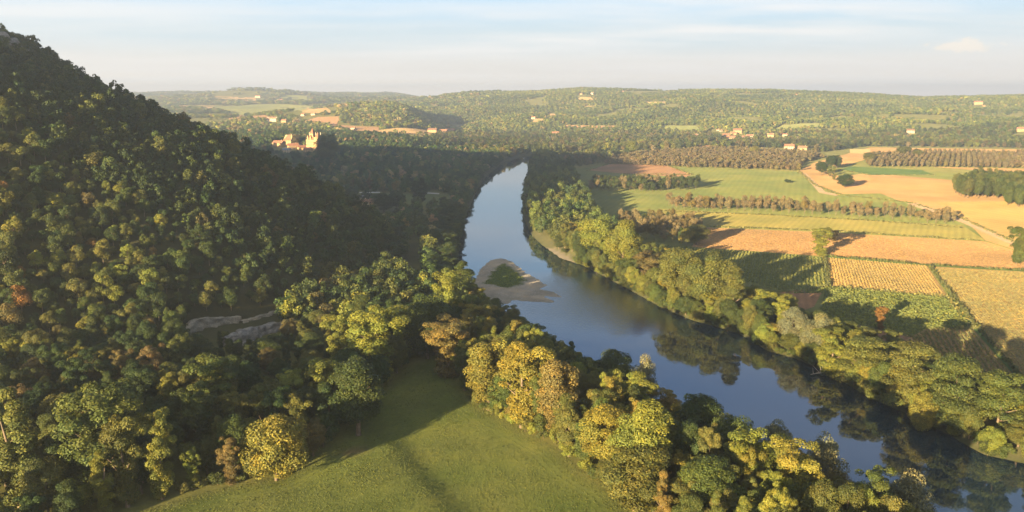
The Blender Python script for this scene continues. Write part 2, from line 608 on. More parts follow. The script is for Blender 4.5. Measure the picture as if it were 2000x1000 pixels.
FARF = soil_material("far_field_tan", (.24, .165, .08), (.31, .21, .10), .01, None, (.3, .3), .3)
FARG = soil_material("far_field_green", (.125, .14, .048), (.17, .175, .06), .01, None, (.3, .3), .3)
FARB = soil_material("far_field_brown", (.20, .12, .065), (.25, .155, .085), .01, None, (.3, .3), .3)
for q, m in (
    ([(400, 214), (600, 220), (612, 208), (420, 206)], FARG), ([(590, 221), (650, 222), (640, 212), (600, 210)], FARF),
    ([(445, 234), (530, 236), (520, 226), (470, 225)], FARB), ([(580, 240), (655, 248), (665, 228), (620, 229)], FARB),
    ([(650, 252), (740, 258), (740, 248), (660, 245)], FARB), ([(740, 262), (850, 268), (850, 258), (740, 255)], FARF),
    ([(345, 212), (420, 214), (420, 207), (350, 206)], FARF), ([(420, 196), (500, 200), (500, 191), (420, 189)], FARF),
    ([(545, 193), (600, 196), (600, 188), (550, 186)], FARG), ([(690, 262), (760, 270), (780, 264), (700, 256)], FARG),
    ([(930, 263), (1040, 266), (1040, 261), (930, 259)], FARG), ([(880, 265), (940, 268), (960, 262), (880, 260)], FARF),
    ([(1130, 196), (1160, 197), (1155, 191), (1130, 191)], FARF), ([(1145, 212), (1162, 213), (1160, 208), (1140, 208)], FARF),
    ([(1260, 203), (1300, 204), (1300, 199), (1260, 199)], FARF), ([(1070, 228), (1090, 229), (1085, 223), (1068, 222)], FARF),
    ([(1290, 256), (1370, 258), (1360, 246), (1295, 246)], FARG), ([(1510, 254), (1600, 250), (1600, 241), (1530, 245)], FARG),
    ([(1100, 250), (1200, 251), (1200, 246), (1100, 245)], FARB), ([(1660, 300), (1700, 302), (1700, 292), (1660, 292)], FARF),
    ([(1040, 238), (1062, 240), (1060, 233), (1045, 232)], FARF),
):
    drape("field", q, m)


# ------------------------------------------------------------------ trees: prototypes
def quads_from(p, nrm, size, asp, rs):
    """rhombic leaf clusters at p facing nrm"""
    n = len(p)
    nrm = nrm / (np.linalg.norm(nrm, axis=1, keepdims=True) + 1e-9)
    t = np.cross(nrm, rs.normal(size=(n, 3)))
    t /= np.linalg.norm(t, axis=1, keepdims=True) + 1e-9
    b = np.cross(nrm, t)
    s = size[:, None]
    fold = nrm * s * .25
    v = np.stack([p - t * s, p - b * s * asp + fold, p + t * s * 1.05, p + b * s * asp + fold * rs.uniform(-.6, 1, (n, 1))], 1).reshape(-1, 3)
    f = np.arange(4 * n).reshape(n, 4)
    return v, f


def crown_mesh(name, seed, H, R, base, nl, leaves, leaf, shape):
    rs = np.random.default_rng(seed)
    C, RL = [], []
    zc, hz = (base + H) / 2, (H - base) / 2
    k = 0
    while len(C) < nl and k < 9000:
        k += 1
        d = rs.normal(size=3)
        d /= np.linalg.norm(d)
        rr = rs.uniform(.35, 1) ** .5
        if shape == 'dome':
            p = np.array([d[0] * R * .74 * rr, d[1] * R * .74 * rr, zc + d[2] * hz * .8 * rr])
            r = R * rs.uniform(.18, .42)
        elif shape == 'poplar':
            t = rs.uniform(0, 1)
            prof = (math.sin(min(1, t * 1.35 + .18) * math.pi * .5)) * (1 - t ** 3) ** .8
            a = rs.uniform(0, 6.283)
            q = R * prof * rs.uniform(.2, .75)
            p = np.array([math.cos(a) * q, math.sin(a) * q, base + (H - base) * t * .95])
            r = R * rs.uniform(.26, .42) * (.6 + .4 * prof)
        elif shape == 'tier':
            lev = rs.integers(0, 5)
            zz = base + (H - base) * (.15 + .2 * lev) + rs.uniform(-.4, .4)
            q = R * (1 - .12 * lev) * math.sqrt(rs.uniform(0, 1)) * .85
            a = rs.uniform(0, 6.283)
            p = np.array([math.cos(a) * q, math.sin(a) * q, zz - .05 * q])
            r = R * rs.uniform(.2, .34)
        elif shape == 'ragged':
            t = rs.uniform(0, 1)
            a = rs.uniform(0, 6.283)
            q = R * (.35 + .75 * t) * rs.uniform(.1, .85)
            p = np.array([math.cos(a) * q, math.sin(a) * q, base + (H - base) * t * .93])
            r = R * rs.uniform(.17, .30)
        else:   # willow / bush: rounded, reaching low
            p = np.array([d[0] * R * .72 * rr, d[1] * R * .72 * rr, zc + d[2] * hz * .78 * rr])
            if d[2] < -.2:
                p[:2] *= 1.1
            r = R * rs.uniform(.22, .36)
        if p[2] + r * .8 > H * 1.02:
            p[2] = H - r * .8
        C.append(p)
        RL.append(r)
    C, RL = np.array(C), np.array(RL)
    n = leaves
    w = RL ** 2
    which = rs.choice(len(C), n, p=w / w.sum())
    d = rs.normal(size=(n, 3))
    d[:, 2] = np.where((d[:, 2] < -.4) & (rs.random(n) < (.45 if shape == 'willow' else .8)), -d[:, 2] * .6, d[:, 2])
    d /= np.linalg.norm(d, axis=1, keepdims=True)
    flat = .68 if shape == 'tier' else .85
    rad = RL[which] * rs.uniform(.55, 1.08, n) ** .6
    p = C[which] + d * rad[:, None] * np.array([1, 1, flat])
    # thin out what lies well inside other lobes: it is never seen
    cen = np.array([0, 0, zc])
    nrm = d * .8 + (p - cen) / R * .35 + rs.normal(size=(n, 3)) * .55 + np.array([0, 0, .15])
    size = leaf * rs.uniform(.55, 1.25, n)
    v, f = quads_from(p, nrm, size, .62, rs)
    v[:, 2] = np.maximum(v[:, 2], .05)
    lt = rs.uniform(.78, 1.25, (len(C), 1)) * (1 + rs.uniform(-1, 1, (len(C), 1)) * np.array([.14, .04, -.10]))
    return mesh_np(name, v, f, [M_LEAF], False, np.repeat(lt[which], 4, 0), "lobe")


def trunk_mesh(name, seed, H, R, base, limbs=5, thick=.022):
    rs = random.Random(seed)
    b = MB()
    top = base + (H - base) * .72
    lean = [rs.uniform(-.04, .04) * H, rs.uniform(-.04, .04) * H]
    pts = [(lean[0] * t ** 2, lean[1] * t ** 2, -.6 + (top + .6) * t) for t in (0, .08, .3, .55, .8, 1)]
    r0 = H * thick
    b.tube(pts, [r0 * 1.35, r0, r0 * .8, r0 * .6, r0 * .35, r0 * .12], 7)
    for k in range(limbs):
        t = rs.uniform(.35, .8)
        a = k * 2.4 + rs.uniform(-.4, .4)
        z0 = -.6 + (top + .6) * t
        o = Vector((lean[0] * t * t, lean[1] * t * t, z0))
        q = R * rs.uniform(.35, .65)
        e = Vector((math.cos(a) * q, math.sin(a) * q, min(H * .85, z0 + q * rs.uniform(.5, 1.1))))
        m = o.lerp(e, .5) + Vector((0, 0, -.05 * q))
        r = r0 * (.75 - .5 * t)
        b.tube([o, m, e], [r, r * .65, r * .2], 5)
    return b.mesh(name, M_BARK, True)


KINDS = {}


def proto(kind, n, H, R, base, nl, leaves, leaf, shape, limbs=5, thick=.022):
    KINDS[kind] = (H, R, [(crown_mesh("crown", hash((n, k)) % 9999 + 17 * len(KINDS), H, R, base, nl, leaves, leaf, shape),
                           trunk_mesh("trunk", 100 * len(KINDS) + k, H, R, base, limbs, thick)) for k in range(n)])


proto('oak', 8, 11, 5.2, 1.0, 30, 6500, .24, 'dome')
proto('broad', 9, 19, 6.4, 1.0, 70, 28000, .205, 'dome')
proto('ragged', 8, 21, 5.6, 1.0, 76, 26000, .205, 'ragged', 8)
proto('poplar', 4, 26, 4.4, 1.2, 76, 26000, .205, 'poplar', 6)
proto('bank', 6, 12, 5.4, .1, 60, 22000, .19, 'willow', 6)
proto('tall', 7, 22, 5.4, .8, 80, 28000, .205, 'dome', 6)
proto('willow', 4, 15, 6.2, .4, 64, 26000, .18, 'willow', 7)
proto('tier', 7, 17, 6.8, 1.0, 66, 26000, .21, 'tier', 7)
proto('walnut', 6, 9, 4.0, 1.1, 26, 3600, .21, 'dome', 5, .02)
proto('bush', 6, 5, 3.2, .1, 20, 3200, .19, 'willow', 4, .015)
proto('young', 3, 10, 2.2, .6, 22, 2000, .2, 'poplar', 4, .012)

TREES = []


def put_tree(kind, x, y, h, w=None, tint=(.06, .09, .02), cname="green", belt="", z=None, label=None, word="tree"):
    if z is None:
        z = TZ(x, y)
    TREES.append(dict(kind=kind, x=x, y=y, z=z, h=h, w=w or h * 2 * KINDS[kind][1] / KINDS[kind][0], tint=tint, cname=cname, belt=belt, label=label, word=word))
    return TREES[-1]


def tree_px(kind, px, pybase, pytop, wpx, tint, cname, belt, label=None, word="tree"):
    x, y = G(px, pybase) if belt not in ('hill', 'far') else GT(px, pybase)
    z = TZ(x, y)
    d = PX(x, y, z)[2]
    # height so that the top reaches the wanted pixel
    te = math.tan(math.atan((500 - pytop) / FOC) - TILT)
    h = CAM_H + y * te - z
    return put_tree(kind, x, y, max(2, h), wpx * d / FOC, tint, cname, belt, z, label, word)


PAL = {
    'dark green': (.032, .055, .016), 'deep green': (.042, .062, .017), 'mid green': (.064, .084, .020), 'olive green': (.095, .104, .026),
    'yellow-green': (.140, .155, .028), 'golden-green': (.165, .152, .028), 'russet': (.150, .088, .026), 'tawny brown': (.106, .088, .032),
    'silvery grey-green': (.135, .142, .078), 'walnut brown': (.165, .136, .068), 'ochre': (.150, .122, .036),
}


def tint_of(c, j=.16):
    b = np.array(PAL[c])
    return tuple(float(v) for v in b * rng.uniform(1 - j, 1 + j) * rng.uniform(1 - j * .4, 1 + j * .4, 3))


def pick(cs):
    n = [c for c, _ in cs]
    p = np.array([w for _, w in cs], float)
    return n[rng.choice(len(n), p=p / p.sum())]


def scatter(poly, dmin, tries=30, keep=None, existing=()):
    """dart throwing inside a polygon"""
    P = np.array(poly)
    lo, hi = P.min(0), P.max(0)
    n = int((hi - lo).prod() / dmin ** 2 * tries / 8) + 50
    c = rng.uniform(lo, hi, (n, 2))
    c = c[sdist(poly, c[:, 0], c[:, 1]) > 0]
    if keep is not None:
        c = c[keep(c[:, 0], c[:, 1])]
    cell, out = {}, []
    for e in existing:
        cell.setdefault((int(e[0] // dmin), int(e[1] // dmin)), []).append(e)
    for x, y in c:
        i, j = int(x // dmin), int(y // dmin)
        ok = True
        for a in (-1, 0, 1):
            for b in (-1, 0, 1):
                for q in cell.get((i + a, j + b), ()):
                    if (q[0] - x) ** 2 + (q[1] - y) ** 2 < dmin * dmin:
                        ok = False
                        break
                if not ok:
                    break
            if not ok:
                break
        if ok:
            cell.setdefault((i, j), []).append((x, y))
            out.append((x, y))
    return out


def in_frame(x, y, z, h=12, mx=140, my=90):
    px, py, d = PX(x, y, z)
    px2, py2, _ = PX(x, y, z + h)
    return (d > 20) & (px > -mx) & (px < 2000 + mx) & (py2 < 1000 + my)


# ------------------------------------------------------------------ far-off woods as masses (instanced crowns on scattered points)
def hidden_mesh(name, me):
    return bpy.data.objects.new(name, me)


def small_crown(name, seed, H, R, leaves, leaf, core=True):
    return crown_mesh(name, seed, H, R, H * .08, 14, leaves, leaf, 'dome')


FAR_PROTO = [hidden_mesh("far_crown", small_crown("far_crown", 900 + k, 10, 5, 260, .95)) for k in range(4)]
MID_PROTO = [hidden_mesh("mid_crown", crown_mesh("mid_crown", 940 + k, 10, 4.6, .4, 20, 1300, .42, 'dome')) for k in range(5)]


def mass(name, pts, scl, tints, protos, label=None):
    """one stuff object: instances of crown meshes on points"""
    n = len(pts)
    me = bpy.data.meshes.new(name)
    me.vertices.add(n)
    me.vertices.foreach_set("co", np.asarray(pts, np.float32).ravel())
    a = me.attributes.new("tint", 'FLOAT_COLOR', 'POINT')
    c = np.ones((n, 4), np.float32)
    c[:, :3] = tints
    a.data.foreach_set("color", c.ravel())
    a = me.attributes.new("scl", 'FLOAT_VECTOR', 'POINT')
    a.data.foreach_set("vector", np.asarray(scl, np.float32).ravel())
    a = me.attributes.new("rot", 'FLOAT_VECTOR', 'POINT')
    r = np.zeros((n, 3), np.float32)
    r[:, 2] = rng.uniform(0, 6.283, n)
    a.data.foreach_set("vector", r.ravel())
    me.update()
    ob = link(name, me)
    ng = bpy.data.node_groups.new(name, 'GeometryNodeTree')
    ng.interface.new_socket('Geometry', in_out='INPUT', socket_type='NodeSocketGeometry')
    ng.interface.new_socket('Geometry', in_out='OUTPUT', socket_type='NodeSocketGeometry')
    N, L = ng.nodes, ng.links
    gi, go = N.new('NodeGroupInput'), N.new('NodeGroupOutput')
    iop = N.new('GeometryNodeInstanceOnPoints')
    jn = N.new('GeometryNodeJoinGeometry')
    for p in protos[::-1]:
        oi = N.new('GeometryNodeObjectInfo')
        oi.inputs['Object'].default_value = p
        oi.inputs['As Instance'].default_value = True
        L.new(oi.outputs['Geometry'], jn.inputs[0])
    iop.inputs['Pick Instance'].default_value = True
    L.new(gi.outputs[0], iop.inputs['Points'])
    L.new(jn.outputs[0], iop.inputs['Instance'])
    for nm, so in (('scl', 'Scale'), ('rot', 'Rotation')):
        na = N.new('GeometryNodeInputNamedAttribute')
        na.data_type = 'FLOAT_VECTOR'
        na.inputs['Name'].default_value = nm
        if so == 'Rotation':
            e2r = N.new('FunctionNodeEulerToRotation')
            L.new(na.outputs[0], e2r.inputs[0])
            L.new(e2r.outputs[0], iop.inputs[so])
        else:
            L.new(na.outputs[0], iop.inputs[so])
    L.new(iop.outputs[0], go.inputs[0])
    md = ob.modifiers.new("scatter", 'NODES')
    md.node_group = ng
    tag(ob, label, None, None, "stuff")
    return ob


def tints_for(pal, n, j=.2):
    names = [c for c, _ in pal]
    p = np.array([w for _, w in pal], float)
    k = rng.choice(len(names), n, p=p / p.sum())
    b = np.array([PAL[c] for c in names])[k]
    return b * rng.uniform(1 - j, 1 + j, (n, 1)) * rng.uniform(1 - j * .35, 1 + j * .35, (n, 3))


def seen(x, y, z, n=50):
    """which points the camera can see over the bare terrain"""
    ok = np.ones(len(x), bool)
    for t in np.linspace(.12, .985, n):
        ok &= terrain(x * t, y * t) < CAM_H + (z - CAM_H) * t
    return ok



def CP(*px):
    return GL(px)


# 1 --- oak wood on the steep hill
FACE_PX = [(355, 668), (375, 622), (470, 610), (560, 590), (625, 576), (640, 600), (560, 650), (470, 705)]
HP = np.array(scatter(HILL, 4.3, 70, lambda x, y: (y < 760) & (x > -760) & (y > 120)))
HZ = terrain(HP[:, 0], HP[:, 1])
hx, hy, hd = PX(HP[:, 0], HP[:, 1], HZ)
keep = in_frame(HP[:, 0], HP[:, 1], HZ, 12, 420) & seen(HP[:, 0], HP[:, 1], HZ + 11)
keep &= ~((sdist(FACE_PX, hx, hy) > 0) & (hd < 520))
HP, HZ, hx, hy, hd = HP[keep], HZ[keep], hx[keep], hy[keep], hd[keep]
hv = (hx > -30) & (hy - 20 < 1000)
order = np.argsort(np.where(hv, hd, 1e9))
N_OAK = 290
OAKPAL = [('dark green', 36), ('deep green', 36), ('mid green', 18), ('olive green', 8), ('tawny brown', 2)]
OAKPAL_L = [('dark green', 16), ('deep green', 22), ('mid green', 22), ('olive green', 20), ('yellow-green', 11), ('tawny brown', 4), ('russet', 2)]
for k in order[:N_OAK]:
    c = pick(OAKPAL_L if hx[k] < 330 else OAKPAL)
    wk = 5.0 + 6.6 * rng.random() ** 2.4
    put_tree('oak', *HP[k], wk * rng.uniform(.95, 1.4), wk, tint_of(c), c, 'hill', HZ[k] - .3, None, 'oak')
rest = order[N_OAK:]
n = len(rest)
w = 5.0 + 6.2 * rng.random(n) ** 2.4
h = w * rng.uniform(.95, 1.4, n)
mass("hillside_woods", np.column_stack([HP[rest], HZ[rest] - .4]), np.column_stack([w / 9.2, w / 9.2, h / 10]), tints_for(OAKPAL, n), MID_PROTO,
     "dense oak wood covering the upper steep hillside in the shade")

# 2 --- tall wood between the hill foot and the meadow
BASE = [(-330, 200), (-310, 228), (-205, 292), (-146, 346), (-104, 405), (-80, 480)] + CP((860, 575), (900, 600), (915, 690), (860, 688), (800, 712), (735, 766), (690, 821), (655, 866), (600, 901), (545, 931),
                                                            (480, 941), (400, 961), (330, 981), (240, 1010), (-100, 1150))
SPEC = [
    # kind, base px, base py, top py, width px, colour, label
    ('poplar', 45, 1010, 745, 105, 'olive green', "slender tall poplar at the left edge of the meadow wood, catching the sun"),
    ('ragged', 200, 985, 745, 165, 'mid green', "big sprawling broadleaf tree standing near the bottom left beside the slender poplar"),
    ('ragged', 318, 975, 800, 90, 'yellow-green', "narrow sunlit tree alone against dark wood at the bottom left corner of the meadow"),
    ('ragged', 250, 990, 800, 100, 'olive green', "ragged sunlit tree with drooping boughs just left of the narrow sunlit one"),
    ('bank', 540, 938, 800, 150, 'golden-green', "rounded golden-lit bushy tree on the meadow edge, lower left"),
    ('ragged', 425, 850, 695, 110, 'mid green', "tall leaning broadleaf with a sunlit crown below the pale cliff"),
    ('ragged', 630, 830, 698, 78, 'yellow-green', "bright yellow-green tree standing alone out of the dark wood left of the meadow"),
    ('ragged', 735, 745, 595, 130, 'yellow-green', "large tree with bright sunlit top above the shaded head of the meadow"),
    ('ragged', 665, 735, 612, 70, 'yellow-green', "small sunlit tree beside the large bright-topped tree"),
    ('tall', 700, 850, 680, 112, 'deep green', "dark rounded tree on the shaded left edge of the meadow"),
    ('bush', 680, 830, 765, 75, 'dark green', "low dark bush at the shaded left edge of the meadow"),
    ('ragged', 875, 735, 620, 105, 'ochre', "brownish ragged tree at the shaded top end of the meadow"),
    ('broad', 835, 700, 560, 110, 'deep green', "tall dark tree at the shaded top end of the meadow, behind the brownish ragged one"),
    ('poplar', 905, 600, 507, 62, 'mid green', "dark tall tree beside the gravel bar at the river bend"),
    ('ragged', 880, 650, 525, 80, 'yellow-green', "sunlit-topped tree next to the dark tree by the gravel bar"),
    ('ragged', 930, 665, 592, 80, 'golden-green', "small golden-topped tree below the gravel bar"),
]
placed = []
for (kd, bx, by, ty, wp, cn, lb) in SPEC:
    t = tree_px(kd, bx, by, ty, wp, tint_of(cn, .08), cn, 'base', lb)
    placed.append((t['x'], t['y']))
BASEPAL = [('dark green', 24), ('deep green', 26), ('mid green', 20), ('olive green', 18), ('yellow-green', 6), ('tawny brown', 5)]
bp = scatter(BASE, 6.4, 120, lambda x, y: in_frame(x, y, 3, 18, 60, 30), placed)
bpm = []
for x, y in bp:
    px, py, d = PX(x, y, 3)
    if px < 560 and 560 < py < 690 and sdist(FACE_PX, px, py) > -14:
        continue
    if d > 372:
        bpm.append((x, y))
        continue
    kd = ('broad', 'ragged', 'poplar', 'oak', 'tall')[rng.choice(5, p=[.26, .32, .07, .08, .27])]
    c = pick(BASEPAL)
    hh = rng.uniform(12, 21) if kd != 'oak' else rng.uniform(8, 12)
    if 380 < px < 680 and py < 790:
        hh *= .55
    put_tree(kd, x, y, hh, None if kd != 'broad' else rng.uniform(8.5, 12), tint_of(c), c, 'base')

bpm = np.array(bpm)
n = len(bpm)
mass("hill_foot_woods", np.column_stack([bpm, terrain(bpm[:, 0], bpm[:, 1]) - .4]), np.column_stack([rng.uniform(10, 14, n) / 9.2, rng.uniform(10, 14, n) / 9.2, rng.uniform(10, 17, n) / 10]),
     tints_for(BASEPAL, n), MID_PROTO, "dark wood filling the hollow between the hill foot and the river bend")

# 3 --- strip between the meadow and the near bank
NEAR = CP((905, 700), (893, 735), (908, 765), (945, 800), (1018, 840), (1094, 880), (1134, 920), (1204, 960), (1236, 1000), (1336, 1090), (1420, 1180)) + GL([(1760, 1230), (1800, 1080), (1690, 1030)], 0) + \
    GL([(1540, 970), (1400, 900), (1240, 800), (1130, 742), (1050, 690), (985, 640), (925, 595)], 0)
SPEC = [
    ('tall', 955, 800, 655, 105, 'golden-green', "golden sunlit tree with visible pale trunk at the upper corner of the sunny meadow"),
    ('ragged', 1020, 835, 660, 120, 'golden-green', "tall golden tree with several pale stems beside the meadow, next to the corner one"),
    ('tall', 1090, 860, 685, 100, 'ochre', "ochre-tinted tall tree on the meadow edge"),
    ('broad', 1180, 925, 790, 120, 'golden-green', "bushy golden tree on the meadow edge below the ochre-tinted one"),
    ('tall', 1250, 985, 770, 128, 'yellow-green', "broad bright yellow-green tree in the middle of the near bank"),
    ('tall', 1240, 1010, 850, 140, 'olive green', "olive spreading tree at the bottom of the meadow edge"),
    ('ragged', 1235, 845, 725, 95, 'yellow-green', "small bright tree beside the dark group at mid near bank"),
    ('willow', 1255, 800, 692, 62, 'silvery grey-green', "grey willow leaning over the water at the middle of the near bank"),
    ('broad', 1200, 785, 678, 85, 'deep green', "dark tree next to the grey willow on the near bank"),
    ('willow', 1610, 985, 838, 92, 'silvery grey-green', "pale silvery willow with a slim stem standing over the river"),
    ('willow', 1620, 1010, 905, 105, 'tawny brown', "buff willow at the foot of the pale silvery willow"),
    ('willow', 1510, 910, 815, 78, 'silvery grey-green', "pale willow by the water above the bright leafy clump"),
    ('willow', 1765, 1040, 915, 130, 'silvery grey-green', "cream-coloured wide willow at the bottom edge beside the river"),
    ('ragged', 1460, 990, 835, 130, 'yellow-green', "bright yellow-green tree with upright leafy sprays on the lower near bank"),
    ('ragged', 1545, 1040, 860, 120, 'golden-green', "golden upright-leaved tree at the bottom of the near bank"),
    ('tall', 1360, 900, 755, 110, 'deep green', "dark green dome by the water on the lower near bank"),
    ('broad', 1425, 930, 795, 110, 'mid green', "mid green dome tree beside the water below the dark dome"),
    ('tall', 1380, 1040, 880, 125, 'mid green', "wide mid green tree at the bottom of the near bank"),
    ('ragged', 1700, 1060, 910, 90, 'mid green', "green tree between the buff willow and the cream willow"),
]
placed = []
for (kd, bx, by, ty, wp, cn, lb) in SPEC:
    t = tree_px(kd, bx, by, ty, wp, tint_of(cn, .08), cn, 'near', lb)
    placed.append((t['x'], t['y']))
NEARPAL = [('deep green', 12), ('mid green', 22), ('olive green', 22), ('yellow-green', 30), ('golden-green', 16), ('ochre', 2)]
for x, y in scatter(NEAR, 5.4, 160, lambda x, y: in_frame(x, y, 3, 18, 60, 60), placed):
    kd = ('broad', 'ragged', 'willow', 'bush', 'tall', 'poplar')[rng.choice(6, p=[.18, .32, .05, .07, .28, .10])]
    c = pick(NEARPAL)
    r = -float(sdist(RIVER, np.array([x]), np.array([y]))[0])
    hh = {'bush': rng.uniform(4, 6), 'willow': rng.uniform(8, 11)}.get(kd, rng.uniform(14, 22)) * (1 if r > 12 else .74)
    put_tree(kd, x, y, hh, rng.uniform(7, 10) * {'bush': .6, 'poplar': .68}.get(kd, 1), tint_of(c), c, 'near')

# 4 --- far bank of the river
FARB = GL([(1046, 316), (1038, 330), (1030, 362), (1026, 395), (1031, 428), (1046, 460), (1068, 477), (1108, 500), (1142, 514), (1190, 536), (1250, 567), (1300, 594), (1360, 618),
           (1450, 642), (1512, 680), (1570, 696), (1650, 734), (1710, 770), (1780, 798), (1862, 838), (1930, 878), (2010, 895), (2110, 950), (2200, 940)], 0) + \
    CP((2080, 850), (1990, 800), (1850, 760), (1740, 705), (1660, 684), (1590, 652), (1530, 622), (1430, 588), (1330, 550), (1240, 515), (1200, 475), (1160, 428), (1125, 365), (1115, 335), (1080, 314))
SPEC = [
    ('broad', 1165, 505, 412, 80, 'yellow-green', "tall yellow-green poplar-like tree bright above the pebble beach"),
    ('broad', 1215, 530, 420, 75, 'yellow-green', "second bright yellow-green tall tree, just downriver of the one above the pebble beach"),
    ('ragged', 1265, 560, 490, 70, 'tawny brown', "half-bare tree with pale branches on the far bank"),
    ('broad', 1325, 585, 475, 100, 'olive green', "large olive tree with rounded top on the far bank opposite the gravel bar"),
    ('broad', 1385, 605, 485, 95, 'olive green', "large olive tree next to the rounded-top one on the far bank"),
    ('poplar', 1430, 625, 512, 62, 'olive green', "dense conical tree rising from the far bank"),
    ('willow', 1545, 672, 597, 62, 'silvery grey-green', "pale grey willow in the far bank row"),
    ('willow', 1595, 690, 612, 75, 'silvery grey-green', "second pale grey willow in the far bank row, nearer the dead branches"),
    ('ragged', 1625, 722, 640, 85, 'yellow-green', "yellowish tree leaning over the dead branches by the water"),
    ('tier', 1690, 745, 662, 120, 'olive green', "flat-layered acacia on the far bank just past the dead branches"),
    ('tier', 1775, 785, 672, 130, 'olive green', "tall flat-layered acacia in the middle of the lower far bank"),
    ('tier', 1860, 825, 698, 125, 'mid green', "spreading flat-layered acacia on the lower far bank"),
    ('tier', 1945, 850, 730, 120, 'mid green', "flat-layered acacia on the lower far bank close to the picture edge"),
    ('willow', 1800, 822, 762, 62, 'golden-green', "small bright yellow bushy tree over the water on the lower far bank"),
    ('broad', 1060, 322, 288, 45, 'yellow-green', "sunlit tree at the far end of the river bend"),
]
placed = []
for (kd, bx, by, ty, wp, cn, lb) in SPEC:
    t = tree_px(kd, bx, by, ty, wp, tint_of(cn, .08), cn, 'far_bank', lb)
    placed.append((t['x'], t['y']))
FARBPAL = [('deep green', 8), ('mid green', 22), ('olive green', 32), ('yellow-green', 28), ('golden-green', 8), ('silvery grey-green', 2)]
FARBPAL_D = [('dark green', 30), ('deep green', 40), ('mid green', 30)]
for x, y in scatter(FARB, 6.0, 150, lambda x, y: in_frame(x, y, 3, 18, 60, 60) & (y < 570), placed):
    px, py, d = PX(x, y, 3)
    low = px > 1640
    kd = ('tier', 'broad', 'ragged', 'willow', 'bush', 'tall')[rng.choice(6, p=[.30, .14, .20, .04, .05, .27] if low else [.0, .28, .34, .03, .05, .30])]
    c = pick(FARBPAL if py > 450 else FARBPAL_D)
    r = -float(sdist(RIVER, np.array([x]), np.array([y]))[0])
    hh = {'bush': rng.uniform(4, 6.5), 'willow': rng.uniform(8, 11)}.get(kd, (rng.uniform(14, 21) if px < 1370 else rng.uniform(10, 15.5)) if py > 460 else rng.uniform(15, 22)) * (1 if r > 7 else .72)
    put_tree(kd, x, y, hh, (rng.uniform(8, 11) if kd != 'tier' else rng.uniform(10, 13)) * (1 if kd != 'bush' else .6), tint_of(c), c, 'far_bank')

# low growth along the water and the meadow edge
def along(pl, step):
    out = []
    for (ax, ay), (bx, by) in zip(pl[:-1], pl[1:]):
        n = max(1, int(math.hypot(bx - ax, by - ay) / step))
        out += [(ax + (bx - ax) * k / n, ay + (by - ay) * k / n) for k in range(n)]
    return out


for pl, off, lab, grp in (
    (GL(R_BANK, 0)[6:-1], (1.5, -.5), "low bush overhanging the water at the foot of the far bank trees", "bushes at the water of the far bank"),
    (GL(L_BANK, 0)[7:-1], (-1.5, 0), "low bush at the water's edge under the near bank trees", "bushes at the water of the near bank"),
    (CP((905, 768), (940, 803), (1015, 843), (1090, 883), (1130, 923), (1200, 963), (1232, 1003)), (2.0, 1.0), "low bush along the sunny meadow edge under the near bank trees", "bushes along the sunny meadow edge"),
    (CP((855, 688), (798, 713), (733, 768), (688, 823), (653, 868), (598, 903), (543, 933), (478, 943), (398, 963), (328, 983), (250, 1008)), (-2.5, 2), "low bush along the shaded meadow edge under the wood", "bushes along the shaded meadow edge"),
):
    for x, y in along(pl, 4.0):
        x, y = x + off[0] + rng.uniform(-1.2, 1.2), y + off[1] + rng.uniform(-1.2, 1.2)
        if not in_frame(x, y, 2, 6, 60, 40) or y > 570 or sdist(BEACH, np.array([x]), np.array([y]))[0] > -1 or rng.random() < .12:
            continue
        c = pick([('mid green', 4), ('olive green', 4), ('yellow-green', 3), ('deep green', 3)])
        t = put_tree('bush', x, y, rng.uniform(2.8, 6.5), rng.uniform(4.5, 7.5), tint_of(c), c, 'edge', None, lab)
        t['grp'] = grp

for pl, off, belt in ((GL(R_BANK, 0)[4:-1], (2.2, .8), 'far_bank'), (GL(L_BANK, 0)[8:-1], (-2.2, 0), 'near')):
    for x, y in along(pl, 6.0):
        x, y = x + off[0] + rng.uniform(-.8, 1.6) * (1 if belt == 'far_bank' else -1), y + off[1] + rng.uniform(-1.5, 1.5)
        if not in_frame(x, y, 2, 12, 70, 60) or y > 570 or sdist(BEACH, np.array([x]), np.array([y]))[0] > -3:
            continue
        c = pick([('mid green', 4), ('olive green', 5), ('yellow-green', 4), ('golden-green', 1), ('deep green', 2)])
        put_tree('bank', x, y, rng.uniform(7.5, 14) if belt == 'far_bank' else rng.uniform(6, 11), rng.uniform(7.5, 10.5), tint_of(c), c, belt)

# 5 --- bank trees upstream on the hill side of the river
UP = GL([(884, 560), (891, 520), (891, 490), (898, 450), (908, 420), (926, 380), (943, 350), (966, 330), (983, 318)], 0) + CP((950, 312), (915, 345), (885, 378), (860, 415), (850, 450), (845, 500), (840, 560))
for x, y in scatter(UP, 8.5, 60, lambda x, y: y < 760):
    c = pick([('dark green', 34), ('deep green', 40), ('mid green', 26)])
    kd = ('broad', 'ragged', 'poplar')[rng.choice(3, p=[.6, .3, .1])]
    put_tree(kd, x, y, rng.uniform(9, 16), rng.uniform(9, 13), tint_of(c), c, 'upstream')

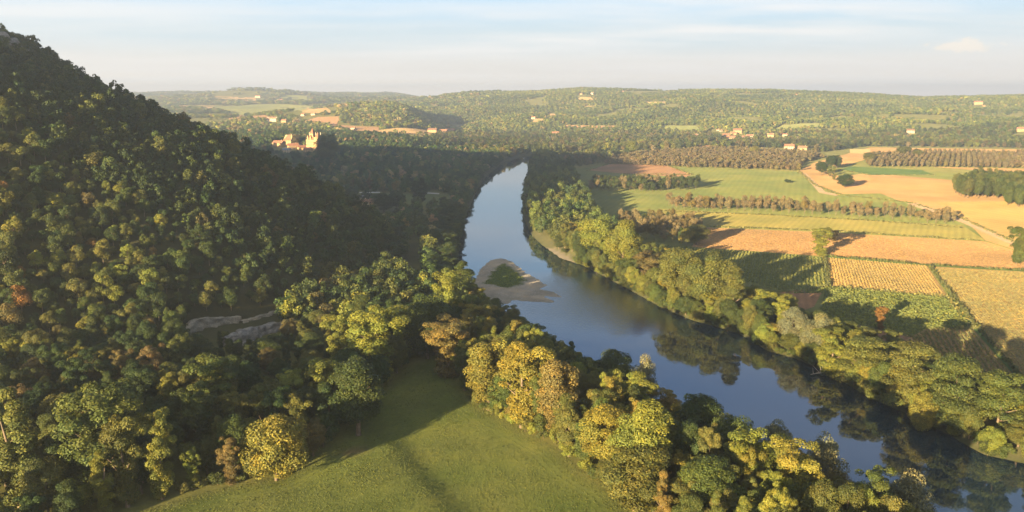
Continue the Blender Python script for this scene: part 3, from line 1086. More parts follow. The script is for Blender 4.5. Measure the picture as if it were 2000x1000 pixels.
# 6 --- single trees of the plain
for (kd, bx, by, ty, wp, cn, lb) in [
    ('ragged', 1718, 645, 598, 30, 'russet', "small lone reddish-brown tree at the edge of the green crop"),
    ('willow', 1650, 366, 337, 40, 'dark green', "dark round tree alone on the tan field, casting a long shadow"),
    ('young', 1620, 345, 322, 15, 'mid green', "small pointed tree between the round dark tree and the tall dark clump"),
    ('young', 1628, 352, 324, 16, 'olive green', "slim olive tree beside the round dark tree on the tan field"),
    ('broad', 1604, 342, 312, 24, 'dark green', "tall dark tree of the clump beside the earth track"),
    ('broad', 1622, 330, 300, 22, 'dark green', "second tall dark tree of the clump beside the earth track"),
    ('broad', 1634, 329, 300, 22, 'deep green', "outermost tree of the dark clump beside the earth track"),
    ('broad', 1697, 320, 296, 28, 'olive green', "pale round tree standing beyond the track clump"),
    ('ragged', 1602, 500, 445, 44, 'yellow-green', "thin airy tree at the corner of the stubble field with bushes beside it"),
    ('bush', 1622, 472, 447, 36, 'tawny brown', "olive-brown bush behind the thin airy tree"),
    ('bush', 1598, 470, 445, 26, 'olive green', "small green bush touching the thin airy tree"),
    ('bush', 1538, 357, 349, 16, 'dark green', "tiny dark bush alone on the sunny pasture"),
    ('broad', 1765, 306, 283, 34, 'olive green', "large pale round tree beside the far tan field"),
    ('broad', 1790, 310, 290, 20, 'olive green', "smaller pale tree touching the large one beside the far tan field"),
    ('broad', 1472, 303, 284, 22, 'golden-green', "golden round tree standing above the brown orchard"),
    ('broad', 1233, 301, 275, 24, 'yellow-green', "pale round tree above the dark hedge near the river bend"),
    ('broad', 1160, 312, 284, 26, 'olive green', "sunlit olive tree by the dark thicket at the river bend"),
    ('bush', 1340, 480, 446, 44, 'golden-green', "sunlit bush at the corner of the small walnut orchard"),
    ('broad', 1360, 478, 436, 50, 'olive green', "sunlit tree at the corner of the small walnut orchard"),
    ('ragged', 1985, 515, 442, 40, 'mid green', "leafy tree at the picture edge beside the stubble field"),
    ('broad', 2010, 520, 436, 50, 'olive green', "tree half cut off by the picture edge beside the stubble field"),
    ('bush', 1992, 518, 480, 34, 'mid green', "bush under the tree at the picture edge"),
    ('poplar', 824, 395, 345, 30, 'dark green', "tall dark poplar clump by the pale road in the shaded valley"),
    ('poplar', 812, 392, 350, 24, 'dark green', "second tall dark poplar by the pale road in the shaded valley"),
    ('broad', 775, 410, 368, 46, 'deep green', "rounded tree beside the shaded farmhouse"),
    ('broad', 750, 415, 375, 50, 'deep green', "dark tree directly beside the shaded farmhouse"),
    ('broad', 640, 320, 255, 50, 'olive green', "tall sunlit tree just beside the chateau"),
    ('ragged', 578, 288, 262, 18, 'tawny brown', "brownish tree behind the tall house near the chateau"),
]:
    tree_px(kd, bx, by, ty, wp, tint_of(cn, .06), cn, 'far' if bx < 660 else 'plain', lb)


# 7 --- walnut orchards
def orchard(poly, along, a, b, word, belt, cap=None, jit=.6, hr=(6.5, 9.5), pal=(('walnut brown', 7), ('tawny brown', 3))):
    P = np.array(poly)
    u = np.array(along) / np.linalg.norm(along)
    v = np.array([-u[1], u[0]])
    c = P.mean(0)
    out = []
    R = np.abs(P - c).max() * 1.5
    for i in np.arange(-R, R, b):
        for j in np.arange(-R, R, a):
            q = c + u * j + v * i + rng.uniform(-jit, jit, 2)
            out.append(q)
    out = np.array(out)
    out = out[sdist(poly, out[:, 0], out[:, 1]) > 0]
    return out


def dirv(p, q):
    a, b = G(*p), G(*q)
    return (b[0] - a[0], b[1] - a[1])


ORCH = []
for poly, lab, pal in (
    (CP((1292, 400), (1318, 410), (1500, 416), (1700, 427), (1880, 441), (1872, 435), (1700, 421), (1500, 409), (1330, 402)), "walnut tree in the long sunlit double row across the pasture", [('walnut brown', 9), ('ochre', 1)]),
    (CP((1150, 362), (1150, 373), (1262, 376), (1362, 372), (1368, 362), (1262, 357)), "walnut tree in the shaded block of orchard on the pasture near the river", [('walnut brown', 3), ('deep green', 6), ('mid green', 2)]),
    (CP((1208, 434), (1235, 474), (1340, 478), (1386, 446), (1330, 438)), "walnut tree in the small dark orchard behind the bright far bank trees", [('walnut brown', 6), ('tawny brown', 3), ('deep green', 1)]),
):
    pts = orchard(poly, dirv((1300, 408), (1880, 441)), 6.8, 10 if 'long' in lab else 14, None, None)
    for x, y in pts:
        c = pick(pal)
        if rng.random() < .06:
            continue
        put_tree('walnut', x, y, rng.uniform(9.5, 16.5), rng.uniform(6, 9.4), tint_of(c, .09), c, 'orchard', None, lab, 'walnut')
for poly, lab in (
    (CP((1180, 321), (1230, 304), (1400, 292), (1590, 302), (1606, 309), (1570, 318), (1560, 334), (1360, 328)), "brown walnut orchard in rows filling the plain beyond the pastures"),
    (CP((1690, 326), (1705, 305), (1800, 300), (2300, 306), (2300, 334), (1830, 327)), "brown walnut orchard beyond the tan fields"),
):
    pts = orchard(poly, dirv((1300, 322), (1560, 333)), 8.0, 11, None, None)
    n = len(pts)
    hh = rng.uniform(7, 12, n)
    ww = rng.uniform(6.5, 9.5, n)
    mass("walnut_orchard", np.column_stack([pts, np.full(n, 3.0)]), np.column_stack([ww / 9.2, ww / 9.2, hh / 10]),
         tints_for([('walnut brown', 8), ('ochre', 1), ('tawny brown', 1)], n, .22), MID_PROTO, lab)
    FIELDS.append(poly)

# 8 --- plantation block at the side of the plain
for x, y in scatter(CP((1864, 378), (1885, 388), (1962, 388), (1968, 402), (2060, 412), (2060, 372), (1900, 362)), 6.8, 40, lambda x, y: in_frame(x, y, 3, 18, 20, 20)):
    c = pick([('mid green', 5), ('olive green', 5), ('deep green', 2)])
    put_tree('broad', x, y, rng.uniform(20, 25), rng.uniform(9, 11.5), tint_of(c), c, 'plantation', None, "slim plantation tree in the dense square grove beside the tan field", 'plantation tree')

# 9 --- masses: shaded valley woods, tree lines of the plain, far hills
def region_mass(name, poly, dmin, hr, wr, pal, label, protos, keep=None, j=.2, dz=-.4, cull=True, gain=1.0):
    pts = scatter(poly, dmin, 24, keep)
    if not pts:
        return
    p = np.array(pts)
    z = terrain(p[:, 0], p[:, 1])
    ok = in_frame(p[:, 0], p[:, 1], z, 20, 160)
    for f in FIELDS:
        fa = np.array(f)
        if (fa.min(0) > p.max(0)).any() or (fa.max(0) < p.min(0)).any():
            continue
        ok &= sdist(f, p[:, 0], p[:, 1]) < -2
    ok &= clear(p[:, 0], p[:, 1])
    ok &= sdist(RIVER, p[:, 0], p[:, 1]) < -2.5
    p, z = p[ok], z[ok]
    if cull:
        s = seen(p[:, 0], p[:, 1], z + hr[1] * 1.5, 36)
        p, z = p[s], z[s]
    n = len(p)
    g = .75 + .5 * fbm(p[:, 0] / 60, p[:, 1] / 60, 61, 3)
    big = .55 + .9 * fbm(p[:, 0] / 230, p[:, 1] / 190, 63, 4)
    hh, ww = rng.uniform(*hr, n) * g, rng.uniform(*wr, n) * g
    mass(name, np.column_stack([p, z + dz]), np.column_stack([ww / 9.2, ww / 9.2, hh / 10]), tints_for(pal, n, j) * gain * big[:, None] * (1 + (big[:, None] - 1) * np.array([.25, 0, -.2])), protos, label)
    print(name, n)


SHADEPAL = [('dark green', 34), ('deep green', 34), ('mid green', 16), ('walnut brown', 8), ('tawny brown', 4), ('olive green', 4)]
HOUSE_CLEAR = []
for q in ((1357, 269), (1402, 257), (1418, 270), (1428, 275), (1440, 260), (1441, 275), (1455, 272), (1464, 271), (1471, 277), (1505, 268), (1533, 266), (1402, 281), (1370, 291), (1382, 290), (1298, 265),
          (1085, 265), (1541, 292), (1567, 295), (1135, 185), (1157, 185), (1217, 180), (1555, 186), (1910, 204), (1921, 209), (1778, 260), (1993, 257), (1042, 233), (533, 238), (555, 239), (592, 227), (612, 225),
          (504, 191), (549, 198), (690, 254), (845, 260), (866, 262), (882, 258), (874, 256)):
    x, y = GT(*q)
    HOUSE_CLEAR.append((x, y, 15 if y < 3000 else 20))
HOUSE_CLEAR2 = list(HOUSE_CLEAR)
for q in ((545, 287, 22), (566, 282, 22), (612, 292, 26), (590, 296, 24), (572, 292, 20), (636, 272, 10)):
    x, y = GT(q[0], q[1])
    HOUSE_CLEAR.append((x, y, q[2] * 1.35))
for q in ((722, 402, 30), (666, 368, 16)):
    x, y = G(q[0], q[1])
    HOUSE_CLEAR.append((x, y, q[2]))


def clear(x, y):
    ok = np.ones(len(x), bool)
    for hx_, hy_, r_ in HOUSE_CLEAR:
        u_ = x - hx_ - (y - hy_) * hx_ / hy_
        ok &= ~((np.abs(u_) < r_) & (y < hy_ + r_ * .6) & (y > hy_ - (7.0 if hy_ > 1500 else 3.2) * r_))
    return ok


VALLEY = [(-60, 520), (-75, 600), (-135, 645), (-300, 765), (-600, 870), (-760, 1100)] + CP((430, 285), (560, 286), (700, 283), (830, 290), (940, 300), (975, 312), (948, 314), (912, 347), (882, 380), (857, 417), (847, 452), (842, 500), (838, 560))
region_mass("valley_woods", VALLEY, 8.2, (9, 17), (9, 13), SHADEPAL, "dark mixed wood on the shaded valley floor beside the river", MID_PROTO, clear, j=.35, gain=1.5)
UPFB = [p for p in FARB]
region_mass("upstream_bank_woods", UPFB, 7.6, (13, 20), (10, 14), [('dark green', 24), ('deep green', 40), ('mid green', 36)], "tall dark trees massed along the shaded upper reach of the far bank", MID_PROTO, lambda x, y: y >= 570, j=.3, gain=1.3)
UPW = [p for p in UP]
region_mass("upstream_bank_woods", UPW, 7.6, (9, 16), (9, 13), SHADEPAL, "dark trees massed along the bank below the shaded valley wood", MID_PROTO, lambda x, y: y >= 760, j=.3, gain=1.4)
WARM = [('mid green', 24), ('olive green', 30), ('deep green', 20), ('tawny brown', 12), ('yellow-green', 8), ('walnut brown', 6)]
BEND = CP((980, 310), (1000, 312), (1045, 313), (1085, 310), (1120, 330), (1180, 318), (1230, 302), (1400, 290), (1480, 290), (1480, 272), (1300, 266), (1150, 264), (1000, 266), (860, 268), (830, 288), (940, 299))
region_mass("bend_woods", BEND, 10.5, (11, 19), (11, 15), WARM, "mixed woods with browning trees filling the plain beyond the river bend", MID_PROTO)
PLAINW = CP((1480, 288), (1590, 292), (1590, 300), (1690, 286), (2300, 293), (2300, 270), (1480, 270))
region_mass("plain_edge_woods", PLAINW, 11.5, (9, 16), (10, 14), WARM, "hazy tree belt at the far edge of the plain below the hills", MID_PROTO)
LEFTF = [(-1000, 1250), (-120, 1900), (-260, 2600), (-500, 5200), (-700, 8200), (-4200, 8200), (-3300, 5200)]
clump = lambda s, t: (lambda x, y: fbm(x / 170, y / 130, s, 3) > t)
region_mass("rolling_woods", [(-900, 1280), (-60, 1560), (-60, 2500), (-240, 3300), (-2300, 3400)], 12.5, (8, 14), (11, 16), WARM, "woods and hedges scattered over the rolling land behind the chateau", FAR_PROTO, clump(71, .44), gain=1.7)
region_mass("distant_woods", [(-240, 3300), (-2300, 3400), (-4300, 8400), (-600, 8400), (-60, 4400), (-60, 3300)], 24, (11, 18), (22, 32), WARM, "hazy woods on the most distant ridges", FAR_PROTO, clump(75, .40), gain=1.8)  # gain pales the leaf colour in place of denser haze
FARPAL = [('mid green', 34), ('olive green', 34), ('deep green', 22), ('yellow-green', 5), ('ochre', 5)]
region_mass("hill_woods", [(-420, 2350), (-60, 2250), (650, 2000), (1250, 1700), (2100, 1500), (3600, 2900), (2700, 4000), (900, 4200), (-100, 4400), (-600, 4300)], 9.6, (8, 13), (9, 13), FARPAL,
            "broad wooded hillside rising beyond the plain in hazy evening light", FAR_PROTO, lambda x, y: fbm(x / 150, y / 150, 81, 3) > .36, gain=1.75, j=.1)  # haze brightness partly put into the leaf colour by gain


# ------------------------------------------------------------------ link the individual trees
NAMES = {'oak': 'oak_tree', 'broad': 'broadleaf_tree', 'ragged': 'slender_tree', 'poplar': 'poplar_tree', 'willow': 'willow_tree', 'tier': 'acacia_tree', 'walnut': 'walnut_tree', 'bush': 'bush', 'young': 'young_tree', 'bank': 'riverside_tree', 'tall': 'tall_tree'}
WORDS = {'oak': 'oak', 'broad': 'broad tree', 'ragged': 'loose tree', 'poplar': 'poplar', 'willow': 'willow', 'tier': 'acacia', 'walnut': 'walnut tree', 'bush': 'bush', 'young': 'young tree', 'bank': 'riverside tree', 'tall': 'tall tree'}
MARKS = {
    'base': ("in the meadow wood", [((45, 900), "the slender edge poplar"), ((540, 870), "the golden bushy tree"), ((630, 760), "the bright lone tree"), ((420, 640), "the pale cliff"),
                                                ((735, 670), "the large bright-topped tree"), ((875, 680), "the brownish ragged tree"), ((905, 560), "the gravel bar"), ((200, 720), "the hill foot"), ((560, 700), "the grey rock face"), ((300, 880), "the narrow sunlit tree")]),
    'near': ("on the near bank", [((960, 740), "the meadow's upper corner"), ((1060, 660), "the gravel bar"), ((1255, 740), "the grey leaning willow"), ((1250, 860), "the broad bright tree"), ((1130, 740), "the ochre tree"),
                                  ((1380, 820), "the dark waterside dome"), ((1460, 900), "the upright-sprayed tree"), ((1610, 900), "the pale silvery willow"), ((1240, 980), "the meadow's lower end"), ((1765, 970), "the cream willow")]),
    'far_bank': ("on the far bank", [((1050, 310), "the river bend"), ((1040, 400), "the shaded upper reach"), ((1095, 490), "the pebble beach"), ((1190, 460), "the bright twin trees"), ((1265, 530), "the half-bare tree"), ((1380, 540), "the large olive trees"),
                                     ((1430, 570), "the conical tree"), ((1570, 640), "the grey willows"), ((1620, 725), "the dead branches"), ((1720, 700), "the first layered acacia"), ((1800, 790), "the yellow bushy tree"), ((1860, 760), "the spreading acacia"), ((1960, 830), "the picture edge")]),
    'upstream': ("on the shaded bank", [((895, 500), "the gravel bar"), ((890, 440), "the wide reach"), ((920, 370), "the pale road"), ((960, 325), "the river bend")]),
}
ORD = ['nearest', 'second nearest', 'third nearest', 'fourth nearest', 'fifth nearest', 'sixth nearest', 'seventh nearest', 'eighth nearest', 'ninth nearest', 'tenth nearest', 'eleventh nearest', 'twelfth nearest'] + [w + ' nearest' for w in 'thirteenth fourteenth fifteenth sixteenth seventeenth eighteenth nineteenth twentieth'.split()]
bucket = {}
for t in TREES:
    px, py, d = PX(t['x'], t['y'], t['z'] + t['h'] * .6)
    t['px'], t['py'] = float(px), float(py)
    t['group'] = None
    b = t['belt']
    if t['label'] and b in ('orchard', 'plantation'):
        t['group'] = {'orchard': 'walnut trees: ' + t['label'][15:60], 'plantation': 'trees of the square grove'}[b]
    elif t['label']:
        t['group'] = t.get('grp')
    elif b == 'hill':
        zone = "near the bottom of the hill" if t['py'] > 620 else "halfway up the hill" if t['py'] > 430 else "high on the hill"
        side = "at its left end" if px < 200 else "in mid slope" if px < 480 else "on the shaded flank"
        t['label'] = f"{t['cname']} oak {zone}, {side}, in dense wood"
        t['group'] = f"{t['cname']} oaks {zone} {side}"
    else:
        where, ms = MARKS[b]
        k = min(range(len(ms)), key=lambda i: (ms[i][0][0] - px) ** 2 + (ms[i][0][1] - py) ** 2)
        bucket.setdefault((b, k, t['cname'], t['kind']), []).append(t)
        t['md'] = (ms[k][0][0] - px) ** 2 + (ms[k][0][1] - py) ** 2
GRP = {'base': 'trees of the wood beside the meadow', 'near': 'trees along the near bank', 'far_bank': 'trees along the far bank', 'upstream': 'trees on the shaded bank under the hill', 'plain': 'single trees of the plain', 'far': 'trees by the chateau'}
hillg = {}
for t in TREES:
    if t['belt'] == 'hill':
        hillg.setdefault(t['group'], []).append(t)
for g_, ts in hillg.items():
    if len(ts) <= 12:
        ts.sort(key=lambda t: t['py'])
        for i, t in enumerate(ts):
            t['label'] = ORD[i].replace('nearest', 'highest').strip() + ' ' + t['label'].replace(', in dense wood', '')
for (b, k, c, kd), ts in bucket.items():
    where, ms = MARKS[b]
    ts.sort(key=lambda t: t['md'])
    for i, t in enumerate(ts):
        nth = ORD[min(i, 19)]
        t['label'] = f"{c} {WORDS[kd]} {where}, {nth} such to {ms[k][1]}"
for i, t in enumerate(TREES):
    H0, R0, var = KINDS[t['kind']]
    cm, tm = var[int(rng.integers(len(var)))]
    e = link('plantation_tree' if t['belt'] == 'plantation' else NAMES[t['kind']], None)
    e.empty_display_size = 2
    e.location = (t['x'], t['y'], t['z'])
    e.rotation_euler = (0, 0, float(rng.uniform(0, 6.283)))
    s = t['w'] / (2 * R0)
    e.scale = (s, s * float(rng.uniform(.88, 1.12)), t['h'] / H0)
    tag(e, t['label'], 'bush' if t['kind'] == 'bush' else 'tree', t['group'] or GRP.get(t['belt']))
    link("trunk", tm, e)
    c = link("crown", cm, e)
    c["tint"] = [float(v) for v in t['tint']]
print("individual trees", len(TREES), {b: sum(1 for t in TREES if t['belt'] == b) for b in set(t['belt'] for t in TREES)})


# ------------------------------------------------------------------ standing crops
def crop(name, label, poly, along, row, step, h, w, tint, keep=None, vary=.25):
    """rows of leafy tufts: one mass nobody would count"""
    P = np.array(poly)
    u = np.array(along, float) / np.linalg.norm(along)
    v = np.array([-u[1], u[0]])
    c = P.mean(0)
    R = np.hypot(*(P - c).T).max() + 5
    I, J = np.meshgrid(np.arange(-R, R, row), np.arange(-R, R, step))
    I, J = I.ravel(), J.ravel()
    n = len(I)
    p = c + u * (J + rng.uniform(-.4, .4, n) * step)[:, None] + v * (I + rng.normal(0, .13, n) * row)[:, None]
    ok = sdist(poly, p[:, 0], p[:, 1]) > .4
    p = p[ok]
    ok = in_frame(p[:, 0], p[:, 1], 3.0, 3, 30, 30)
    if keep is not None:
        ok &= keep(p[:, 0], p[:, 1])
    p = p[ok]
    n = len(p)
    g = .75 + .5 * fbm(p[:, 0] / 18, p[:, 1] / 18, 91, 3)
    hh, ww = h * rng.uniform(.75, 1.15, n) * g, w * rng.uniform(.7, 1.25, n)
    a = rng.uniform(0, math.pi, n)
    dx, dy = np.cos(a) * ww / 2, np.sin(a) * ww / 2
    lx, ly = rng.normal(0, .18, (2, n)) * h
    z0 = 3.0
    V = np.stack([np.column_stack([p[:, 0] - dx, p[:, 1] - dy, np.full(n, z0)]), np.column_stack([p[:, 0] + dx, p[:, 1] + dy, np.full(n, z0)]),
                  np.column_stack([p[:, 0] + dx * .8 + lx, p[:, 1] + dy * .8 + ly, z0 + hh]), np.column_stack([p[:, 0] - dx * .8 + lx, p[:, 1] - dy * .8 + ly, z0 + hh * rng.uniform(.8, 1, n)])], 1).reshape(-1, 3)
    shade = rng.uniform(1 - vary, 1 + vary, (n, 1)) * (1 + .35 * (fbm(p[:, 0] / 30, p[:, 1] / 30, 95, 3)[:, None] - .5) * np.array([1.6, 1, .4]))
    me = mesh_np(name, V, np.arange(4 * n).reshape(n, 4), [M_LEAF], False, np.repeat(shade, 4, 0), "lobe")
    o = link(name, me)
    o["tint"] = list(tint)
    return tag(o, label, None, None, "stuff")


SOUTH = dirv((1622, 557), (1612, 502))
DIAG = dirv((1990, 745), (1818, 522))
crop("maize_crop", "ripe tan maize in upright rows in the small square field", CP((1614, 503), (1808, 519), (1848, 578), (1623, 557)), SOUTH, 1.7, .30, .55, 1.0, (.27, .205, .078), vary=.14)
crop("maize_crop", "pale green-gold crop filling the large field beyond the ditch", CP((1822, 523), (2080, 537), (2300, 562), (2300, 900), (2034, 776), (1908, 632)), DIAG, 1.2, .55, .6, 1.1, (.20, .178, .07), vary=.12)
crop("maize_crop", "green maize in slanting rows beside the far bank trees", CP((1815, 642), (1900, 645), (2012, 772), (1990, 796), (1862, 758), (1745, 682)), DIAG, 2.2, .45, 1.1, .95, (.15, .145, .055), vary=.18)
crop("green_crop", "lush leafy green crop below the maize field", CP((1536, 574), (1620, 561), (1848, 583), (1900, 641), (1812, 645), (1778, 660), (1700, 640), (1610, 626), (1600, 605), (1610, 574)), dirv((1620, 620), (1850, 640)), 1.5, .7, .9, 1.2, (.12, .145, .04))
crop("green_crop", "green crop between the orchard and the maize, half in tree shade", CP((1236, 476), (1500, 494), (1604, 504), (1616, 556), (1530, 570), (1430, 544), (1300, 504)), SOUTH, 2.2, .6, .8, 1.1, (.13, .145, .042))
crop("stubble", "short tan stubble on the broad bare field", CP((1378, 446), (1600, 454), (1922, 473), (2080, 521), (2080, 532), (1810, 516), (1610, 499), (1500, 491), (1355, 482)), dirv((1400, 480), (1900, 500)), 2.2, 1.2, .35, 1.2, (.245, .15, .068))

def verge(name, label, lines, tint, h=.9, w=1.0, spread=1.0, step=.5):
    P = []
    for pl in lines:
        for (ax, ay), (bx, by) in zip(pl[:-1], pl[1:]):
            n_ = max(2, int(math.hypot(bx - ax, by - ay) / step))
            t_ = rng.random(n_)[:, None]
            P.append(np.array([[ax, ay]]) * (1 - t_) + np.array([[bx, by]]) * t_ + rng.normal(0, spread, (n_, 2)))
    p = np.concatenate(P)
    p = p[in_frame(p[:, 0], p[:, 1], 3.0, 3, 30, 30)]
    n = len(p)
    hh = h * rng.uniform(.3, 1.3, n) * (.4 + 1.2 * fbm(p[:, 0] / 9, p[:, 1] / 9, 88, 3))
    ww = w * rng.uniform(.6, 1.3, n)
    a = rng.uniform(0, math.pi, n)
    dx, dy = np.cos(a) * ww / 2, np.sin(a) * ww / 2
    lx, ly = rng.normal(0, .2, (2, n)) * h
    z0 = np.full(n, 3.0)
    V = np.stack([np.column_stack([p[:, 0] - dx, p[:, 1] - dy, z0]), np.column_stack([p[:, 0] + dx, p[:, 1] + dy, z0]),
                  np.column_stack([p[:, 0] + dx * .7 + lx, p[:, 1] + dy * .7 + ly, z0 + hh]), np.column_stack([p[:, 0] - dx * .7 + lx, p[:, 1] - dy * .7 + ly, z0 + hh])], 1).reshape(-1, 3)
    sh = rng.uniform(.6, 1.4, (n, 1)) * np.array([[1, 1, 1]])
    o = link(name, mesh_np(name, V, np.arange(4 * n).reshape(n, 4), [M_LEAF], False, np.repeat(sh, 4, 0), "lobe"))
    o["tint"] = list(tint)
    tag(o, label, None, None, "stuff")


verge("verge_grass", "tall shade-dark weeds lining the ditches between the crop fields", [CP((1815, 519), (1900, 630), (2028, 778)), CP((1610, 500), (1812, 518), (2080, 534), (2300, 559)), CP((1611, 502), (1619, 560))], (.075, .085, .03), 1.4, 1.0, .55, .2)  # dark tint on the weeds stands in for shade along the ditch
verge("verge_grass", "ragged grassy margins along the field edges of the plain",
      [CP((1380, 442), (1640, 452), (1925, 471)), CP((1592, 362), (1640, 381), (1780, 396), (1880, 427), (2010, 487)), CP((1560, 334), (1592, 362)), CP((1532, 573), (1620, 560), (1850, 580), (1902, 642), (1815, 646)),
       CP((1145, 334), (1190, 320), (1300, 322), (1352, 341), (1215, 340)), CP((1290, 412), (1500, 420), (1700, 431), (1880, 445)), CP((1610, 630), (1700, 642), (1795, 662)), CP((1640, 332), (1700, 342), (1825, 342))],
      (.13, .13, .045), .9, 1.3, 1.3, .3)

# short grass standing in the near meadow
gp = rng.uniform((-150, 150), (110, 400), (330000, 2))
gz = terrain(gp[:, 0], gp[:, 1])
ok = (sdist(MEADOW, gp[:, 0], gp[:, 1]) > -1) & in_frame(gp[:, 0], gp[:, 1], gz, 1, 20, 20)
md_ = sdist(MEADOW, gp[:, 0], gp[:, 1])
ok &= (np.abs(md_ - 6.0) > .55) & (np.abs(md_ - 8.0) > .55)      # wheel tracks
gp, gz = gp[ok], gz[ok]
n = len(gp)
a = rng.uniform(0, 3.1416, n)
ww, hh = rng.uniform(.14, .34, n), rng.uniform(.05, .15, n) * (.5 + fbm(gp[:, 0] / 7, gp[:, 1] / 7, 97, 3))
dx, dy = np.cos(a) * ww / 2, np.sin(a) * ww / 2
V = np.stack([np.column_stack([gp[:, 0] - dx, gp[:, 1] - dy, gz]), np.column_stack([gp[:, 0] + dx, gp[:, 1] + dy, gz]),
              np.column_stack([gp[:, 0] + dx * .7, gp[:, 1] + dy * .7, gz + hh]), np.column_stack([gp[:, 0] - dx * .7, gp[:, 1] - dy * .7, gz + hh])], 1).reshape(-1, 3)
mow = np.sin(sdist(MEADOW, gp[:, 0], gp[:, 1]) * 2.1)[:, None]
sh = (1.1 + .16 * mow) * rng.uniform(.88, 1.12, (n, 1)) * (.86 + .3 * fbm(gp[:, 0] / 14, gp[:, 1] / 14, 99, 3)[:, None] * np.array([1.4, 1, .6]))
go = link("grass", mesh_np("grass", V, np.arange(4 * n).reshape(n, 4), [M_LEAF], False, np.repeat(sh, 4, 0), "lobe"))
go["tint"] = [.082, .103, .025]
tag(go, "short mown grass of the meadow in the river bend", None, None, "stuff")

bp_ = rng.uniform(np.array(BAR_GRASS).min(0) - 4, np.array(BAR_GRASS).max(0) + 4, (9000, 2))
bp_ = bp_[sdist(BAR_GRASS, bp_[:, 0], bp_[:, 1]) + 9 * (fbm(bp_[:, 0] / 4, bp_[:, 1] / 4, 49, 3) - .5) > 0]
bz_ = terrain(bp_[:, 0], bp_[:, 1])
n = len(bp_)
a = rng.uniform(0, 3.1416, n)
hh = rng.uniform(.08, .36, n) * (.3 + 1.2 * fbm(bp_[:, 0] / 5, bp_[:, 1] / 5, 48, 3))
dx, dy = np.cos(a) * .3, np.sin(a) * .3
V = np.stack([np.column_stack([bp_[:, 0] - dx, bp_[:, 1] - dy, bz_]), np.column_stack([bp_[:, 0] + dx, bp_[:, 1] + dy, bz_]),
              np.column_stack([bp_[:, 0] + dx * .6, bp_[:, 1] + dy * .6, bz_ + hh]), np.column_stack([bp_[:, 0] - dx * .6, bp_[:, 1] - dy * .6, bz_ + hh])], 1).reshape(-1, 3)
bo = link("grass", mesh_np("grass", V, np.arange(4 * n).reshape(n, 4), [M_LEAF], False, np.repeat(rng.uniform(.6, 1.4, (n, 1)) * np.ones((1, 3)), 4, 0), "lobe"))
bo["tint"] = [.12, .16, .04]
tag(bo, "rough green grass growing on the gravel bar", None, None, "stuff")

# pebbles of the gravel bar
pp = rng.uniform(np.array(BAR).min(0), np.array(BAR).max(0), (5000, 2))
pp = pp[(sdist(BAR, pp[:, 0], pp[:, 1]) > -.5) & (sdist(BAR_GRASS, pp[:, 0], pp[:, 1]) < 0) & (fbm(pp[:, 0] / 8, pp[:, 1] / 8, 55, 3) > .45)][:1500]
pz = terrain(pp[:, 0], pp[:, 1])
ico = [(0, 0, 1), (.9, 0, .1), (.2, .85, .15), (-.75, .5, .1), (-.7, -.55, .12), (.25, -.9, .1)]
V, Fc = [], []
for (x, y), z in zip(pp, pz):
    s, o, t = rng.uniform(.15, .5), len(V), rng.uniform(0, 6.28)
    for vx, vy, vz in ico:
        V.append((x + s * (vx * math.cos(t) - vy * math.sin(t)), y + s * .7 * (vx * math.sin(t) + vy * math.cos(t)), z - .05 + s * .55 * vz))
    Fc += [(o, o + 1 + k, o + 1 + (k + 1) % 5) for k in range(5)]
tag(link("gravel", mesh_np("gravel", V, np.array(Fc), [plain("pebble", (.28, .26, .23), .9, .3, .4)])), "grey and pale stones scattered over the gravel bar", None, None, "stuff")


# ------------------------------------------------------------------ limestone faces
def rock_face(name, label, base, hts, thick=5, seed=1, cat="rock face", mat=None):
    rs = np.random.default_rng(seed)
    pts = [GT(*p) for p in base]
    L = [0]
    for a, b in zip(pts[:-1], pts[1:]):
        L.append(L[-1] + math.hypot(b[0] - a[0], b[1] - a[1]))
    n, m = int(L[-1] / .9), 11
    t = np.linspace(0, L[-1], n)
    bx, by = np.interp(t, L, [p[0] for p in pts]), np.interp(t, L, [p[1] for p in pts])
    hh = np.interp(t, L, hts) * (.5 + 1.0 * fbm(t / 4.5, t * 0 + seed, seed, 4))
    tx, ty = np.gradient(bx), np.gradient(by)
    q = np.hypot(tx, ty)
    nx, ny = ty / q, -tx / q        # outwards, to the viewer's side
    V = []
    bz = terrain(bx, by)
    prof = [(k / (m - 1), 0) for k in range(m)] + [(1.0, .5), (.9, 1.0), (-.2, 1.0)]
    for (u, back) in prof:
        z = bz - .8 + (hh + .8) * u
        off = 2.3 * (fbm(t / 2.6, z / 2.0, seed + 3, 5) - .5) * 2 - .16 * hh * u - thick * back + (.9 * (1 - u) if back == 0 else 0)
        V.append(np.column_stack([bx + nx * off, by + ny * off, z]))
    V = np.stack(V, 1)
    k = len(prof)
    f = []
    for i in range(n - 1):
        for j in range(k):
            a, b = i * k + j, i * k + (j + 1) % k
            f.append((a, a + k, b + k, b))
    ob = link(name, mesh_np(name, V.reshape(-1, 3), np.array(f), [mat or M_ROCK]))
    return tag(ob, label, cat)


rock_face("rock_face", "pale limestone face cut into the wooded slope above the road ledge", [(366, 660), (392, 649), (420, 641), (474, 631)], [2.5, 5.0, 4.0, 2.2], 4, 5, mat=M_PALE_ROCK)
rock_face("rock_face", "thin pale rocky edge climbing along the upper side of the road ledge", [(474, 632), (520, 618), (560, 606), (585, 598), (614, 591)], [1.2, .9, 1.3, 2.6, 1.2], 2.5, 8, mat=M_PALE_ROCK)
rock_face("rock_face", "grey broken limestone face below the grassy ledge on the slope", [(448, 682), (478, 676), (520, 656), (560, 642), (615, 620)], [4.5, 6.5, 4.6, 3.6, 2.6], 4, 12)
rock_face("rock_face", "grey cliff outcrop at the very top of the steep hill", [(-60, 100), (-10, 104), (25, 108), (62, 116)], [9, 11, 13, 8], 8, 17)


